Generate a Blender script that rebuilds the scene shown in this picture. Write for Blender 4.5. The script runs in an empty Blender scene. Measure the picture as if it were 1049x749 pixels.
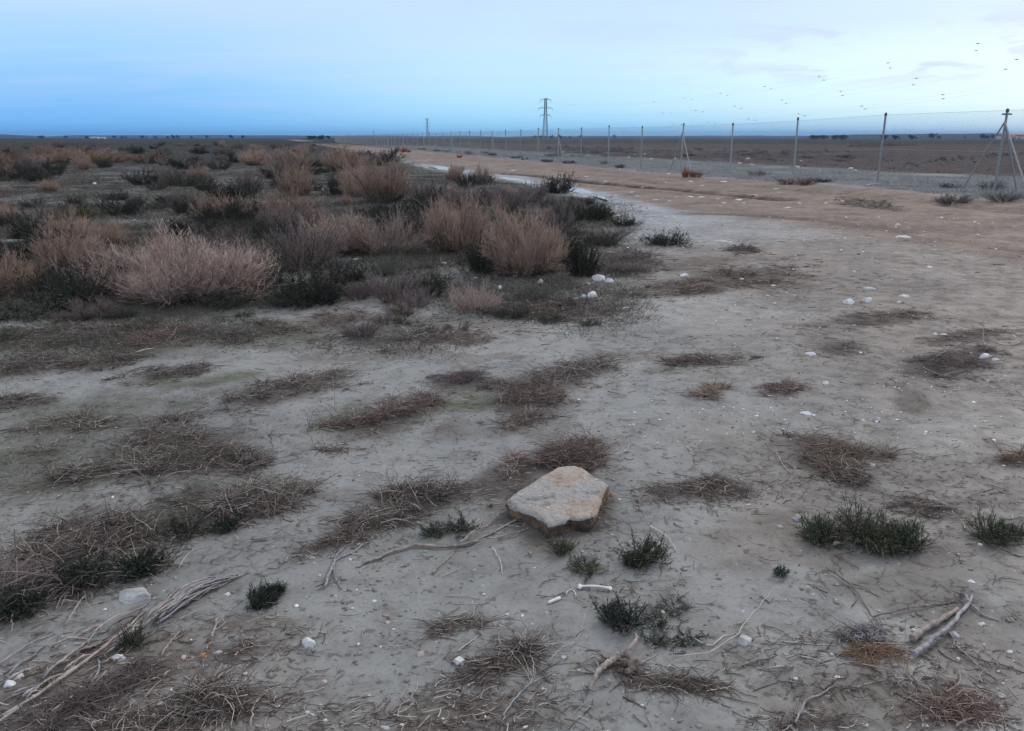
import bpy, math, random
import numpy as np
from mathutils import Vector
random.seed(7)
RG = np.random.default_rng(11)
sc = bpy.context.scene
COL = sc.collection

# ------------------------------------------------------------------ camera
F, W, H = 823.0, 1049.0, 749.0
TH = math.atan(233.5 / F); CT, ST = math.cos(TH), math.sin(TH)
CAMZ = 1.5
cam_d = bpy.data.cameras.new("camera"); cam = bpy.data.objects.new("camera", cam_d); COL.objects.link(cam)
cam_d.sensor_width = 36; cam_d.lens = 36 * F / W; cam_d.clip_end = 30000; cam_d.clip_start = 0.05
cam.location = (0, 0, CAMZ); cam.rotation_euler = (math.pi / 2 - TH, 0, 0)
sc.camera = cam

# ------------------------------------------------------------------ noise
def _h(ix, iy, s):
    n = (ix.astype(np.int64) * 374761393 + iy.astype(np.int64) * 668265263 + s * 1442695041) & 0x7fffffff
    n = ((n ^ (n >> 13)) * 1274126177) & 0x7fffffff
    n = n ^ (n >> 16)
    return (n & 0xffff) / 65535.0
def vnoise(x, y, s=0):
    x = np.asarray(x, float); y = np.asarray(y, float)
    ix = np.floor(x); iy = np.floor(y); fx = x - ix; fy = y - iy
    fx = fx * fx * (3 - 2 * fx); fy = fy * fy * (3 - 2 * fy)
    a = _h(ix, iy, s); b = _h(ix + 1, iy, s); c = _h(ix, iy + 1, s); d = _h(ix + 1, iy + 1, s)
    return (a * (1 - fx) + b * fx) * (1 - fy) + (c * (1 - fx) + d * fx) * fy
def fbm(x, y, s=0, o=4):
    t = 0; a = 0.5; k = 1.0
    for i in range(o):
        t = t + a * vnoise(x * k + 17.3 * i, y * k - 9.1 * i, s + i); a *= 0.5; k *= 2.03
    return t / (1 - 0.5 ** o)
def sstep(a, b, x):
    t = np.clip((x - a) / (b - a), 0, 1); return t * t * (3 - 2 * t)

# ------------------------------------------------------------------ pixel -> place
def ray(px, py):
    cx = (px - W / 2) / F; cy = (H / 2 - py) / F
    return cx, CT + cy * ST, -ST + cy * CT
def at0(px, py, h=0.0):
    d = ray(px, py); t = (h - CAMZ) / d[2]
    return d[0] * t, d[1] * t
FP = np.array([12.54, 21.36]); FD = np.array([-1.188, 4.21]); FS = float(np.hypot(*FD)); FD = FD / FS
FN = np.array([-FD[1], FD[0]])
def uv(x, y):
    dx, dy = x - FP[0], y - FP[1]
    return dx * FD[0] + dy * FD[1], dx * FN[0] + dy * FN[1]
STRIP = [at0(*p) for p in [(405, 165), (440, 170), (490, 177), (540, 185), (600, 197), (645, 209), (690, 225)]]
RUT = [at0(*p) for p in [(425, 169.6), (445, 172.2), (500, 177), (555, 182), (640, 191), (720, 199), (800, 206)]]
RUT2 = [at0(*p) for p in [(640, 213), (760, 221), (900, 233), (1080, 262)]]
def pline_dist(x, y, P):
    best = np.full(np.shape(x), 1e9)
    for (ax, ay), (bx, by) in zip(P[:-1], P[1:]):
        dx, dy = bx - ax, by - ay; L = dx * dx + dy * dy + 1e-12
        t = np.clip(((x - ax) * dx + (y - ay) * dy) / L, 0, 1)
        best = np.minimum(best, np.hypot(x - ax - t * dx, y - ay - t * dy))
    return best
def gz(x, y):
    x = np.asarray(x, float); y = np.asarray(y, float)
    r = np.hypot(x, y)
    z = (fbm(x / 2.6, y / 2.6, 3, 3) - 0.5) * 0.10 * sstep(0.5, 4, r)
    z = z + (fbm(x / 0.55, y / 0.55, 5, 3) - 0.5) * (0.030 - .018 * sstep(4, 9, r)) * (1 - sstep(12, 40, r))
    z = z + (fbm(x / 0.13, y / 0.13, 6, 2) - 0.5) * 0.007 * (1 - sstep(2.5, 7, r))
    u, v = uv(x, y)
    bank = 0.15 * (1 - sstep(0, 17, u)) * (1 - sstep(0.8, 5.0, v)) * sstep(-30, -4, v)
    z = z + bank
    # wheel ruts along the track, and the wet strip on its near side
    on = sstep(1.0, 2.0, v) * (1 - sstep(8.0, 9.5, v))
    w = v + 0.5 * (fbm(u / 6, v / 30, 21, 2) - 0.5)
    z = z - 0.05 * on * (np.exp(-((w - 3.4) / 0.28) ** 2) + np.exp(-((w - 5.2) / 0.28) ** 2))
    dr = pline_dist(x, y, RUT); z = z - .07 * np.exp(-(dr / .25) ** 2) + .05 * np.exp(-((dr - .55) / .25) ** 2)
    z = z - .025 * np.exp(-(pline_dist(x, y, RUT2) / .2) ** 2)
    ds = pline_dist(x, y, STRIP)
    z = z - 0.05 * np.exp(-(ds / 0.8) ** 2)
    f = sstep(9, 13, -v) * sstep(5, 12, u) * (1 - sstep(150, 260, r))      # furrows of the ploughed field
    z = z + f * 0.04 * np.sin(u * 5.2 + 1.5 * fbm(x / 3, y / 3, 31, 2))
    far = sstep(900, 2600, r)
    z = z + far * (fbm(x / 900, y / 900, 41, 3) - 0.45) * 6.0
    return z
def gz1(x, y): return float(gz(np.array([x]), np.array([y]))[0])
def at(px, py):
    h = 0.0
    for _ in range(6):
        x, y = at0(px, py, h); h = gz1(x, y)
    return x, y, h
def ppm(x, y, z=0.0):                      # photo pixels per metre there
    return F / (y * CT + (CAMZ - z) * ST)

# ------------------------------------------------------------------ mesh helpers
def mk(name, V, Fs, attrs=None, smooth=False):
    V = np.asarray(V, np.float32).reshape(-1, 3)
    me = bpy.data.meshes.new(name)
    me.vertices.add(len(V)); me.vertices.foreach_set("co", V.ravel())
    idx, starts, tot = [], [], 0
    for A in Fs:
        A = np.asarray(A, np.int32)
        if A.size == 0: continue
        k = A.shape[1]; idx.append(A.ravel()); starts.append(np.arange(len(A), dtype=np.int32) * k + tot); tot += A.size
    idx = np.concatenate(idx); starts = np.concatenate(starts)
    me.loops.add(len(idx)); me.loops.foreach_set("vertex_index", idx)
    me.polygons.add(len(starts)); me.polygons.foreach_set("loop_start", starts)
    if smooth: me.polygons.foreach_set("use_smooth", np.ones(len(starts), bool))
    for n, a in (attrs or {}).items():
        a = np.asarray(a, np.float32)
        if a.ndim == 2:
            at_ = me.attributes.new(n, 'FLOAT_COLOR', 'POINT')
            if a.shape[1] == 3: a = np.concatenate([a, np.ones((len(a), 1), np.float32)], 1)
            at_.data.foreach_set("color", a.ravel())
        else:
            at_ = me.attributes.new(n, 'FLOAT', 'POINT'); at_.data.foreach_set("value", a.ravel())
    me.update(); me.validate()
    return me
def ob(name, me, mat=None, parent=None, loc=(0, 0, 0)):
    o = bpy.data.objects.new(name, me); COL.objects.link(o); o.location = loc
    if mat is not None and me is not None and not me.materials: me.materials.append(mat)
    if parent is not None: o.parent = parent
    return o
def tag(o, label, cat, group=None):
    o["label"] = label; o["category"] = cat
    if group: o["group"] = group
    return o
def kind(o, k): o["kind"] = k; return o
def copy_tree(o, parent=None):
    c = o.copy(); COL.objects.link(c)
    if parent is not None: c.parent = parent
    for ch in o.children: copy_tree(ch, c)
    return c
class MB:
    """collects pieces of one mesh"""
    def __init__(s): s.V = []; s.Q = []; s.T = []; s.t = []; s.n = 0
    def add(s, V, Q=None, T=None, t=None):
        V = np.asarray(V, float).reshape(-1, 3)
        if Q is not None and len(Q): s.Q.append(np.asarray(Q) + s.n)
        if T is not None and len(T): s.T.append(np.asarray(T) + s.n)
        s.V.append(V); s.t.append(np.full(len(V), random.random()) if t is None else (np.full(len(V), t) if np.isscalar(t) else t)); s.n += len(V)
    def tubes(s, P, R, sides=3, t=None):
        P = np.asarray(P, float); R = np.asarray(R, float); N, K, _ = P.shape
        if R.ndim == 1: R = np.tile(R, (N, 1))
        T = np.gradient(P, axis=1); T /= np.linalg.norm(T, axis=2, keepdims=True) + 1e-9
        ref = np.where(np.abs(T[:, :1, 2:3]) > 0.9, np.array([1., 0, 0]), np.array([0, 0, 1.]))
        A = np.cross(T, ref); A /= np.linalg.norm(A, axis=2, keepdims=True) + 1e-9
        B = np.cross(T, A)
        ph = RG.random((N, 1)) * 6.28
        rings = []
        for i in range(sides):
            a = ph + 2 * math.pi * i / sides
            rings.append(P + R[..., None] * (np.cos(a)[..., None] * A + np.sin(a)[..., None] * B))
        V = np.stack(rings, 2)
        base = (np.arange(N) * K * sides)[:, None, None] + (np.arange(K - 1) * sides)[None, :, None]
        i = np.arange(sides)[None, None, :]; j = (i + 1) % sides
        Q = np.stack([base + i, base + j, base + sides + j, base + sides + i], -1).reshape(-1, 4)
        tt = np.repeat(RG.random(N) if t is None else (np.full(N, t) if np.isscalar(t) else t), K * sides)
        s.add(V.reshape(-1, 3), Q=Q, t=tt)
        if sides > 3 and N < 60:                                          # closed ends
            for n in range(N):
                for k in (0, K - 1):
                    c = len(V.reshape(-1, 3)); ring = V[n, k]; cen = P[n, k] + (T[n, k] * R[n, k] * (-0.4 if k == 0 else 0.4))
                    tri = [(x, (x + 1) % sides, sides) for x in range(sides)]
                    if k == 0: tri = [(b_, a_, c_) for a_, b_, c_ in tri]
                    s.add(np.vstack([ring, cen]), T=np.array(tri), t=float(tt[n * K * sides]))
    def cones(s, A, B, r, t=None):
        A = np.asarray(A, float); B = np.asarray(B, float); N = len(A)
        D = B - A; D /= np.linalg.norm(D, axis=1, keepdims=True) + 1e-9
        ref = np.where(np.abs(D[:, 2:3]) > 0.9, np.array([1., 0, 0]), np.array([0, 0, 1.]))
        X = np.cross(D, ref); X /= np.linalg.norm(X, axis=1, keepdims=True) + 1e-9; Y = np.cross(D, X)
        r = np.broadcast_to(np.asarray(r, float), (N,))[:, None]
        V = np.stack([A + r * X, A + r * (-0.5 * X + 0.87 * Y), A + r * (-0.5 * X - 0.87 * Y), B], 1)
        b = (np.arange(N) * 4)[:, None]
        T = np.stack([np.hstack([b, b + 1, b + 3]), np.hstack([b + 1, b + 2, b + 3]), np.hstack([b + 2, b, b + 3])], 1).reshape(-1, 3)
        s.add(V.reshape(-1, 3), T=T, t=np.repeat(RG.random(N) if t is None else t, 4))
    def leaves(s, C, D, L, Wd, t=None):
        """pointed leaf: a folded diamond of two quads' worth of triangles"""
        N = len(C); D = D / (np.linalg.norm(D, axis=1, keepdims=True) + 1e-9)
        R_ = RG.normal(size=(N, 3)); X = np.cross(D, R_); X /= np.linalg.norm(X, axis=1, keepdims=True) + 1e-9
        Nn = np.cross(X, D)
        L = np.broadcast_to(np.asarray(L, float), (N,))[:, None]; Wd = np.broadcast_to(np.asarray(Wd, float), (N,))[:, None]
        V = np.stack([C, C + D * L * .5 + X * Wd + Nn * Wd * .5, C + D * L, C + D * L * .5 - X * Wd + Nn * Wd * .5, C + D * L * .5], 1)
        b = (np.arange(N) * 5)[:, None]
        T = np.stack([np.hstack([b, b + 1, b + 4]), np.hstack([b + 1, b + 2, b + 4]), np.hstack([b + 2, b + 3, b + 4]), np.hstack([b + 3, b, b + 4])], 1).reshape(-1, 3)
        s.add(V.reshape(-1, 3), T=T, t=np.repeat(RG.random(N) if t is None else t, 5))
    def box(s, c, d, t=None, rot=None):
        x, y, z = np.array(d) / 2
        V = np.array([[i * x, j * y, k * z] for i in (-1, 1) for j in (-1, 1) for k in (-1, 1)])
        if rot is not None: V = V @ np.array(rot).T
        Q = [(0, 1, 3, 2), (4, 6, 7, 5), (0, 4, 5, 1), (2, 3, 7, 6), (0, 2, 6, 4), (1, 5, 7, 3)]
        s.add(V + np.array(c), Q=np.array(Q), t=t)
    def mesh(s, name, smooth=False):
        Fs = []
        if s.Q: Fs.append(np.concatenate(s.Q))
        if s.T: Fs.append(np.concatenate(s.T))
        return mk(name, np.concatenate(s.V), Fs, {"t": np.concatenate(s.t)}, smooth)
    def build(s, name, mat, parent=None, loc=(0, 0, 0), smooth=False): return ob(name, s.mesh(name, smooth), mat, parent, loc)

# ------------------------------------------------------------------ materials
def nodes(m):
    m.use_nodes = True; nt = m.node_tree; nt.nodes.clear()
    out = nt.nodes.new("ShaderNodeOutputMaterial"); b = nt.nodes.new("ShaderNodeBsdfPrincipled")
    nt.links.new(b.outputs[0], out.inputs[0]); return nt, b
def N(nt, t, **kw):
    n = nt.nodes.new(t)
    for k, v in kw.items():
        if k.startswith("i_"): n.inputs[int(k[2:]) if k[2:].isdigit() else k[2:]].default_value = v
        else: setattr(n, k, v)
    return n
def mixrgb(nt, fac, a, b, mode='MIX'):
    n = nt.nodes.new("ShaderNodeMix"); n.data_type = 'RGBA'; n.blend_type = mode
    for i, v in ((0, fac), (6, a), (7, b)):
        if hasattr(v, "is_output"): nt.links.new(v, n.inputs[i])
        else: n.inputs[i].default_value = v if i == 0 else (*v[:3], 1)
    return n.outputs[2]
def math_(nt, op, a, b=0.0, c=None, clamp=False):
    n = nt.nodes.new("ShaderNodeMath"); n.operation = op; n.use_clamp = clamp
    for i, v in enumerate((a, b) if c is None else (a, b, c)):
        if hasattr(v, "is_output"): nt.links.new(v, n.inputs[i])
        else: n.inputs[i].default_value = v
    return n.outputs[0]
def mrange(nt, v, a, b, c=0.0, d=1.0, smooth=True):
    n = nt.nodes.new("ShaderNodeMapRange"); n.interpolation_type = 'SMOOTHSTEP' if smooth else 'LINEAR'
    nt.links.new(v, n.inputs[0])
    for i, x in enumerate((a, b, c, d)): n.inputs[i + 1].default_value = x
    return n.outputs[0]
def plant_mat(name, a, b, rough=0.85, vary=0.25, c=None):
    m = bpy.data.materials.new(name); nt, p = nodes(m)
    at_ = N(nt, "ShaderNodeAttribute", attribute_name="t"); oi = N(nt, "ShaderNodeObjectInfo")
    col = mixrgb(nt, at_.outputs["Fac"], a, b)
    if c is not None: col = mixrgb(nt, mrange(nt, at_.outputs["Fac"], 0.78, 0.86), col, c)
    k = mrange(nt, oi.outputs["Random"], 0, 1, 1 - vary, 1 + vary, False)
    hsv = N(nt, "ShaderNodeHueSaturation"); nt.links.new(k, hsv.inputs["Value"]); nt.links.new(col, hsv.inputs["Color"])
    nt.links.new(hsv.outputs[0], p.inputs["Base Color"]); p.inputs["Roughness"].default_value = rough
    p.inputs["Specular IOR Level"].default_value = 0.2
    return m
def rock_mat(name, a, b, rough=0.85, scale=14, bump=0.4, stain=None):
    m = bpy.data.materials.new(name); nt, p = nodes(m)
    tc = N(nt, "ShaderNodeTexCoord"); oi = N(nt, "ShaderNodeObjectInfo")
    no = N(nt, "ShaderNodeTexNoise"); no.inputs["Scale"].default_value = scale; no.inputs["Detail"].default_value = 6
    nt.links.new(tc.outputs["Object"], no.inputs["Vector"])
    col = mixrgb(nt, mrange(nt, no.outputs[0], 0.35, 0.65), a, b)
    if stain is not None:
        n2 = N(nt, "ShaderNodeTexNoise"); n2.inputs["Scale"].default_value = scale * 0.4; n2.inputs["Detail"].default_value = 4
        nt.links.new(tc.outputs["Object"], n2.inputs["Vector"])
        col = mixrgb(nt, mrange(nt, n2.outputs[0], 0.5, 0.66, 0, 0.8), col, stain)
    hsv = N(nt, "ShaderNodeHueSaturation"); nt.links.new(mrange(nt, oi.outputs["Random"], 0, 1, .82, 1.1, False), hsv.inputs["Value"]); nt.links.new(col, hsv.inputs["Color"])
    nt.links.new(hsv.outputs[0], p.inputs["Base Color"]); p.inputs["Roughness"].default_value = rough
    n3 = N(nt, "ShaderNodeTexNoise"); n3.inputs["Scale"].default_value = scale * 4; n3.inputs["Detail"].default_value = 8
    nt.links.new(tc.outputs["Object"], n3.inputs["Vector"])
    bp = N(nt, "ShaderNodeBump"); bp.inputs["Strength"].default_value = bump; bp.inputs["Distance"].default_value = 0.01
    nt.links.new(n3.outputs[0], bp.inputs["Height"]); nt.links.new(bp.outputs[0], p.inputs["Normal"])
    return m
def plain_mat(name, a, b, rough=0.6, metal=0.0, scale=30):
    m = rock_mat(name, a, b, rough, scale, 0.15); m.node_tree.nodes["Principled BSDF"].inputs["Metallic"].default_value = metal
    return m
M = dict(
    tan=plant_mat("dry_tan_twigs", (.25, .172, .132), (.40, .292, .238)),
    pale=plant_mat("pale_grey_twigs", (.24, .175, .152), (.41, .315, .275)),
    rust=plant_mat("rust_twigs", (.17, .11, .07), (.28, .185, .125)),
    orange=plant_mat("orange_dry_stems", (.30, .09, .03), (.42, .16, .06)),
    grey=plant_mat("grey_purple_twigs", (.115, .09, .09), (.23, .185, .175)),
    stem=plant_mat("dark_stems", (.04, .03, .026), (.09, .07, .06)),
    leafd=plant_mat("dark_green_leaves", (.016, .026, .022), (.05, .066, .05)),
    leafg=plant_mat("grey_green_leaves", (.06, .075, .06), (.13, .145, .11)),
    leafo=plant_mat("olive_leaves", (.07, .085, .03), (.15, .16, .06)),
    needle=plant_mat("needle_leaves", (.03, .05, .044), (.085, .12, .10), c=(.19, .18, .14)),
    needleg=plant_mat("grey_needle_leaves", (.045, .065, .058), (.11, .14, .12), c=(.2, .19, .16)), needleo=plant_mat("olive_needle_leaves", (.032, .048, .03), (.095, .12, .07), c=(.2, .17, .12)),
    brush=plant_mat("dead_brush_twigs", (.055, .043, .038), (.24, .19, .165), c=(.46, .41, .37)),
    brushtan=plant_mat("dead_tan_twigs", (.17, .125, .10), (.34, .26, .21)),
    brushred=plant_mat("dead_red_twigs", (.07, .046, .04), (.27, .185, .155), c=(.44, .37, .33)),
    under=plant_mat("undergrowth_stems", (.028, .034, .029), (.12, .108, .092), c=(.22, .17, .135)),
    verge=plant_mat("dry_verge_grass", (.13, .145, .145), (.30, .31, .31)),
    litter=plant_mat("twig_litter", (.07, .052, .045), (.22, .17, .145), c=(.42, .37, .33)),
    wood=rock_mat("weathered_wood", (.23, .18, .155), (.42, .35, .31), .8, 40, .5),
    woodd=rock_mat("dark_weathered_wood", (.09, .065, .055), (.19, .145, .12), .85, 40, .5),
    woodg=rock_mat("grey_weathered_wood", (.19, .18, .19), (.33, .31, .31), .85, 40, .4),
    straw=plain_mat("pale_straw", (.40, .36, .32), (.55, .50, .45), .7),
    bark=rock_mat("pinkish_bark", (.20, .155, .135), (.35, .285, .25), .8, 30, .6),
    bone=plain_mat("bleached_bone", (.62, .60, .55), (.75, .73, .69), .5),
    white=rock_mat("chalk_white_stone", (.52, .51, .50), (.74, .74, .73), .9, 12, .4),
    greyst=rock_mat("grey_stone", (.36, .35, .35), (.52, .51, .51), .9, 12, .4),
    pink=rock_mat("pinkish_stone", (.40, .30, .26), (.55, .44, .39), .9, 12, .4),
    rust_st=rock_mat("rusty_stone", (.38, .17, .08), (.52, .3, .18), .9, 12, .4),
    clod=rock_mat("dark_clod", (.022, .018, .017), (.055, .044, .04), .95, 8, .6),
    steel=plain_mat("galvanised_steel", (.26, .28, .30), (.36, .38, .40), .55, .3),
    steeld=plain_mat("dark_steel", (.05, .055, .06), (.09, .095, .10), .5, .3),
    pylon=plain_mat("pylon_steel", (.16, .18, .21), (.22, .24, .27), .6, .3, 2),
    cable=plain_mat("cable_aluminium", (.12, .13, .14), (.16, .17, .18), .5, .4, 2),
    ball=plain_mat("marker_ball_paint", (.22, .13, .11), (.28, .17, .14), .5, 0, 2),
    glassy=plain_mat("insulator_glaze", (.10, .09, .085), (.16, .14, .13), .25, 0, 10),
    wall=plain_mat("render_wall", (.62, .59, .55), (.72, .69, .65), .9, 0, 1),
    tile=plain_mat("red_roof_tile", (.34, .12, .07), (.44, .18, .11), .85, 0, 2),
    conc=rock_mat("concrete_block", (.09, .10, .105), (.14, .15, .15), .9, 8, .3),
    plank=plain_mat("pale_plank", (.42, .37, .31), (.55, .5, .44), .8, 0, 20),
)

# soil: colour and gloss come with the mesh, grain and speckle from the shader
soil = bpy.data.materials.new("soil"); nt, pb = nodes(soil)
tc = N(nt, "ShaderNodeTexCoord"); geo = tc.outputs["Object"]
ac = N(nt, "ShaderNodeAttribute", attribute_name="soil"); ar = N(nt, "ShaderNodeAttribute", attribute_name="gloss")
def nz(scale, detail=5, rough=0.55, dist=0.0):
    n = N(nt, "ShaderNodeTexNoise"); n.inputs["Scale"].default_value = scale; n.inputs["Detail"].default_value = detail
    n.inputs["Roughness"].default_value = rough; n.inputs["Distortion"].default_value = dist
    nt.links.new(geo, n.inputs["Vector"]); return n.outputs[0]
n_big, n_mid, n_fine, n_speck = nz(0.9, 5), nz(7, 6, .6, .4), nz(55, 6, .65), nz(24, 3, .5)
col = ac.outputs["Color"]
col = mixrgb(nt, mrange(nt, n_big, .40, .62, 0, .9), col, (.78, .79, .80), 'MULTIPLY')
col = mixrgb(nt, mrange(nt, n_mid, .46, .68, 0, .6), col, (.66, .63, .61), 'MULTIPLY')
col = mixrgb(nt, mrange(nt, n_mid, .50, .30, 0, .5), col, (1.16, 1.16, 1.16), 'MULTIPLY')
col = mixrgb(nt, mrange(nt, n_fine, .45, .72, 0, .7), col, (.66, .62, .60), 'MULTIPLY')
col = mixrgb(nt, mrange(nt, n_speck, .62, .68, 0, .75), col, (.45, .40, .38), 'MULTIPLY')
vo = N(nt, "ShaderNodeTexVoronoi"); vo.inputs["Scale"].default_value = 30; nt.links.new(geo, vo.inputs["Vector"])
sp = mrange(nt, vo.outputs["Distance"], .16, .08, 0, 1)
vs = N(nt, "ShaderNodeSeparateColor"); nt.links.new(vo.outputs["Color"], vs.inputs[0])
pick = mrange(nt, vs.outputs[0], .86, .90)
col = mixrgb(nt, math_(nt, 'MULTIPLY', sp, pick), col, (.42, .40, .39))
nt.links.new(col, pb.inputs["Base Color"])
nt.links.new(math_(nt, 'ADD', ar.outputs["Fac"], mrange(nt, n_mid, .3, .7, -.08, .12)), pb.inputs["Roughness"])
nt.links.new(math_(nt, 'MULTIPLY', math_(nt, 'SUBTRACT', 1.0, ar.outputs["Fac"]), .62, clamp=True), pb.inputs["Specular IOR Level"])
vc = N(nt, "ShaderNodeTexVoronoi"); vc.feature = 'DISTANCE_TO_EDGE'; vc.inputs["Scale"].default_value = 8.5
wv = N(nt, "ShaderNodeVectorMath"); wv.operation = 'MULTIPLY_ADD'; nw = N(nt, "ShaderNodeTexNoise"); nw.inputs["Scale"].default_value = 9; nw.inputs["Detail"].default_value = 4
nt.links.new(geo, nw.inputs["Vector"]); nt.links.new(nw.outputs["Color"], wv.inputs[0]); wv.inputs[1].default_value = (.16, .16, .16); nt.links.new(geo, wv.inputs[2]); nt.links.new(wv.outputs[0], vc.inputs["Vector"])
crack = math_(nt, 'MULTIPLY', mrange(nt, vc.outputs["Distance"], .045, .012), math_(nt, 'MULTIPLY', mrange(nt, n_big, .47, .56), mrange(nt, n_mid, .42, .52)))
col = mixrgb(nt, math_(nt, 'MULTIPLY', crack, .75), col, (.40, .36, .34), 'MULTIPLY'); nt.links.new(col, pb.inputs["Base Color"])
bsum = math_(nt, 'ADD', math_(nt, 'MULTIPLY', n_mid, .9), math_(nt, 'MULTIPLY', n_fine, .35))
bp = N(nt, "ShaderNodeBump"); bp.inputs["Strength"].default_value = .42; bp.inputs["Distance"].default_value = .012
nt.links.new(bsum, bp.inputs["Height"]); nt.links.new(bp.outputs[0], pb.inputs["Normal"])

# ------------------------------------------------------------------ zones of the ground
def poly_in(x, y, P):
    ins = np.zeros(np.shape(x), bool); n = len(P)
    for i in range(n):
        (ax, ay), (bx, by) = P[i], P[(i + 1) % n]
        c = ((ay > y) != (by > y)) & (x < (bx - ax) * (y - ay) / (by - ay + 1e-12) + ax)
        ins ^= c
    return ins
def poly_mask(x, y, P, soft):
    d = pline_dist(x, y, list(P) + [P[0]]); s = np.where(poly_in(x, y, P), d, -d)
    return sstep(-soft, soft, s)
SCRUB_PX = [(-260, 345), (0, 330), (110, 322), (200, 326), (290, 312), (400, 302), (470, 316), (560, 322), (632, 306), (640, 270), (622, 240), (640, 216), (600, 202), (545, 190), (480, 180), (432, 172), (405, 163)]
SCRUB = [at0(*p) for p in SCRUB_PX] + [(-22, 110), (-60, 300), (-400, 420), (-500, 120), (-40, 8)]
def scrub_mask(x, y, soft=0.35):
    return poly_mask(x + .8 * (fbm(x / 1.5, y / 1.5, 51, 2) - .5), y + .8 * (fbm(x / 1.5, y / 1.5, 52, 2) - .5), SCRUB, soft)
class Blob:
    def __init__(s, px, py, rx, ry, ang=0):
        a = math.radians(ang); c, d = math.cos(a), math.sin(a)
        s.c = np.array(at(px, py)[:2])
        p1, p2 = at(px - rx * c, py - rx * d), at(px + rx * c, py + rx * d)
        s.ax = (np.array(p2[:2]) - np.array(p1[:2])) / 2
        q1, q2 = at(px + ry * d, py - ry * c), at(px - ry * d, py + ry * c)
        s.ay = (np.array(q2[:2]) - np.array(q1[:2])) / 2
        s.Minv = np.linalg.inv(np.array([s.ax, s.ay]).T)
    def r(s, x, y):
        q = s.Minv @ np.array([np.ravel(x) - s.c[0], np.ravel(y) - s.c[1]])
        return np.hypot(q[0], q[1]).reshape(np.shape(x))
    def pt(s, a, b): return s.c + s.ax * a + s.ay * b

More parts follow.
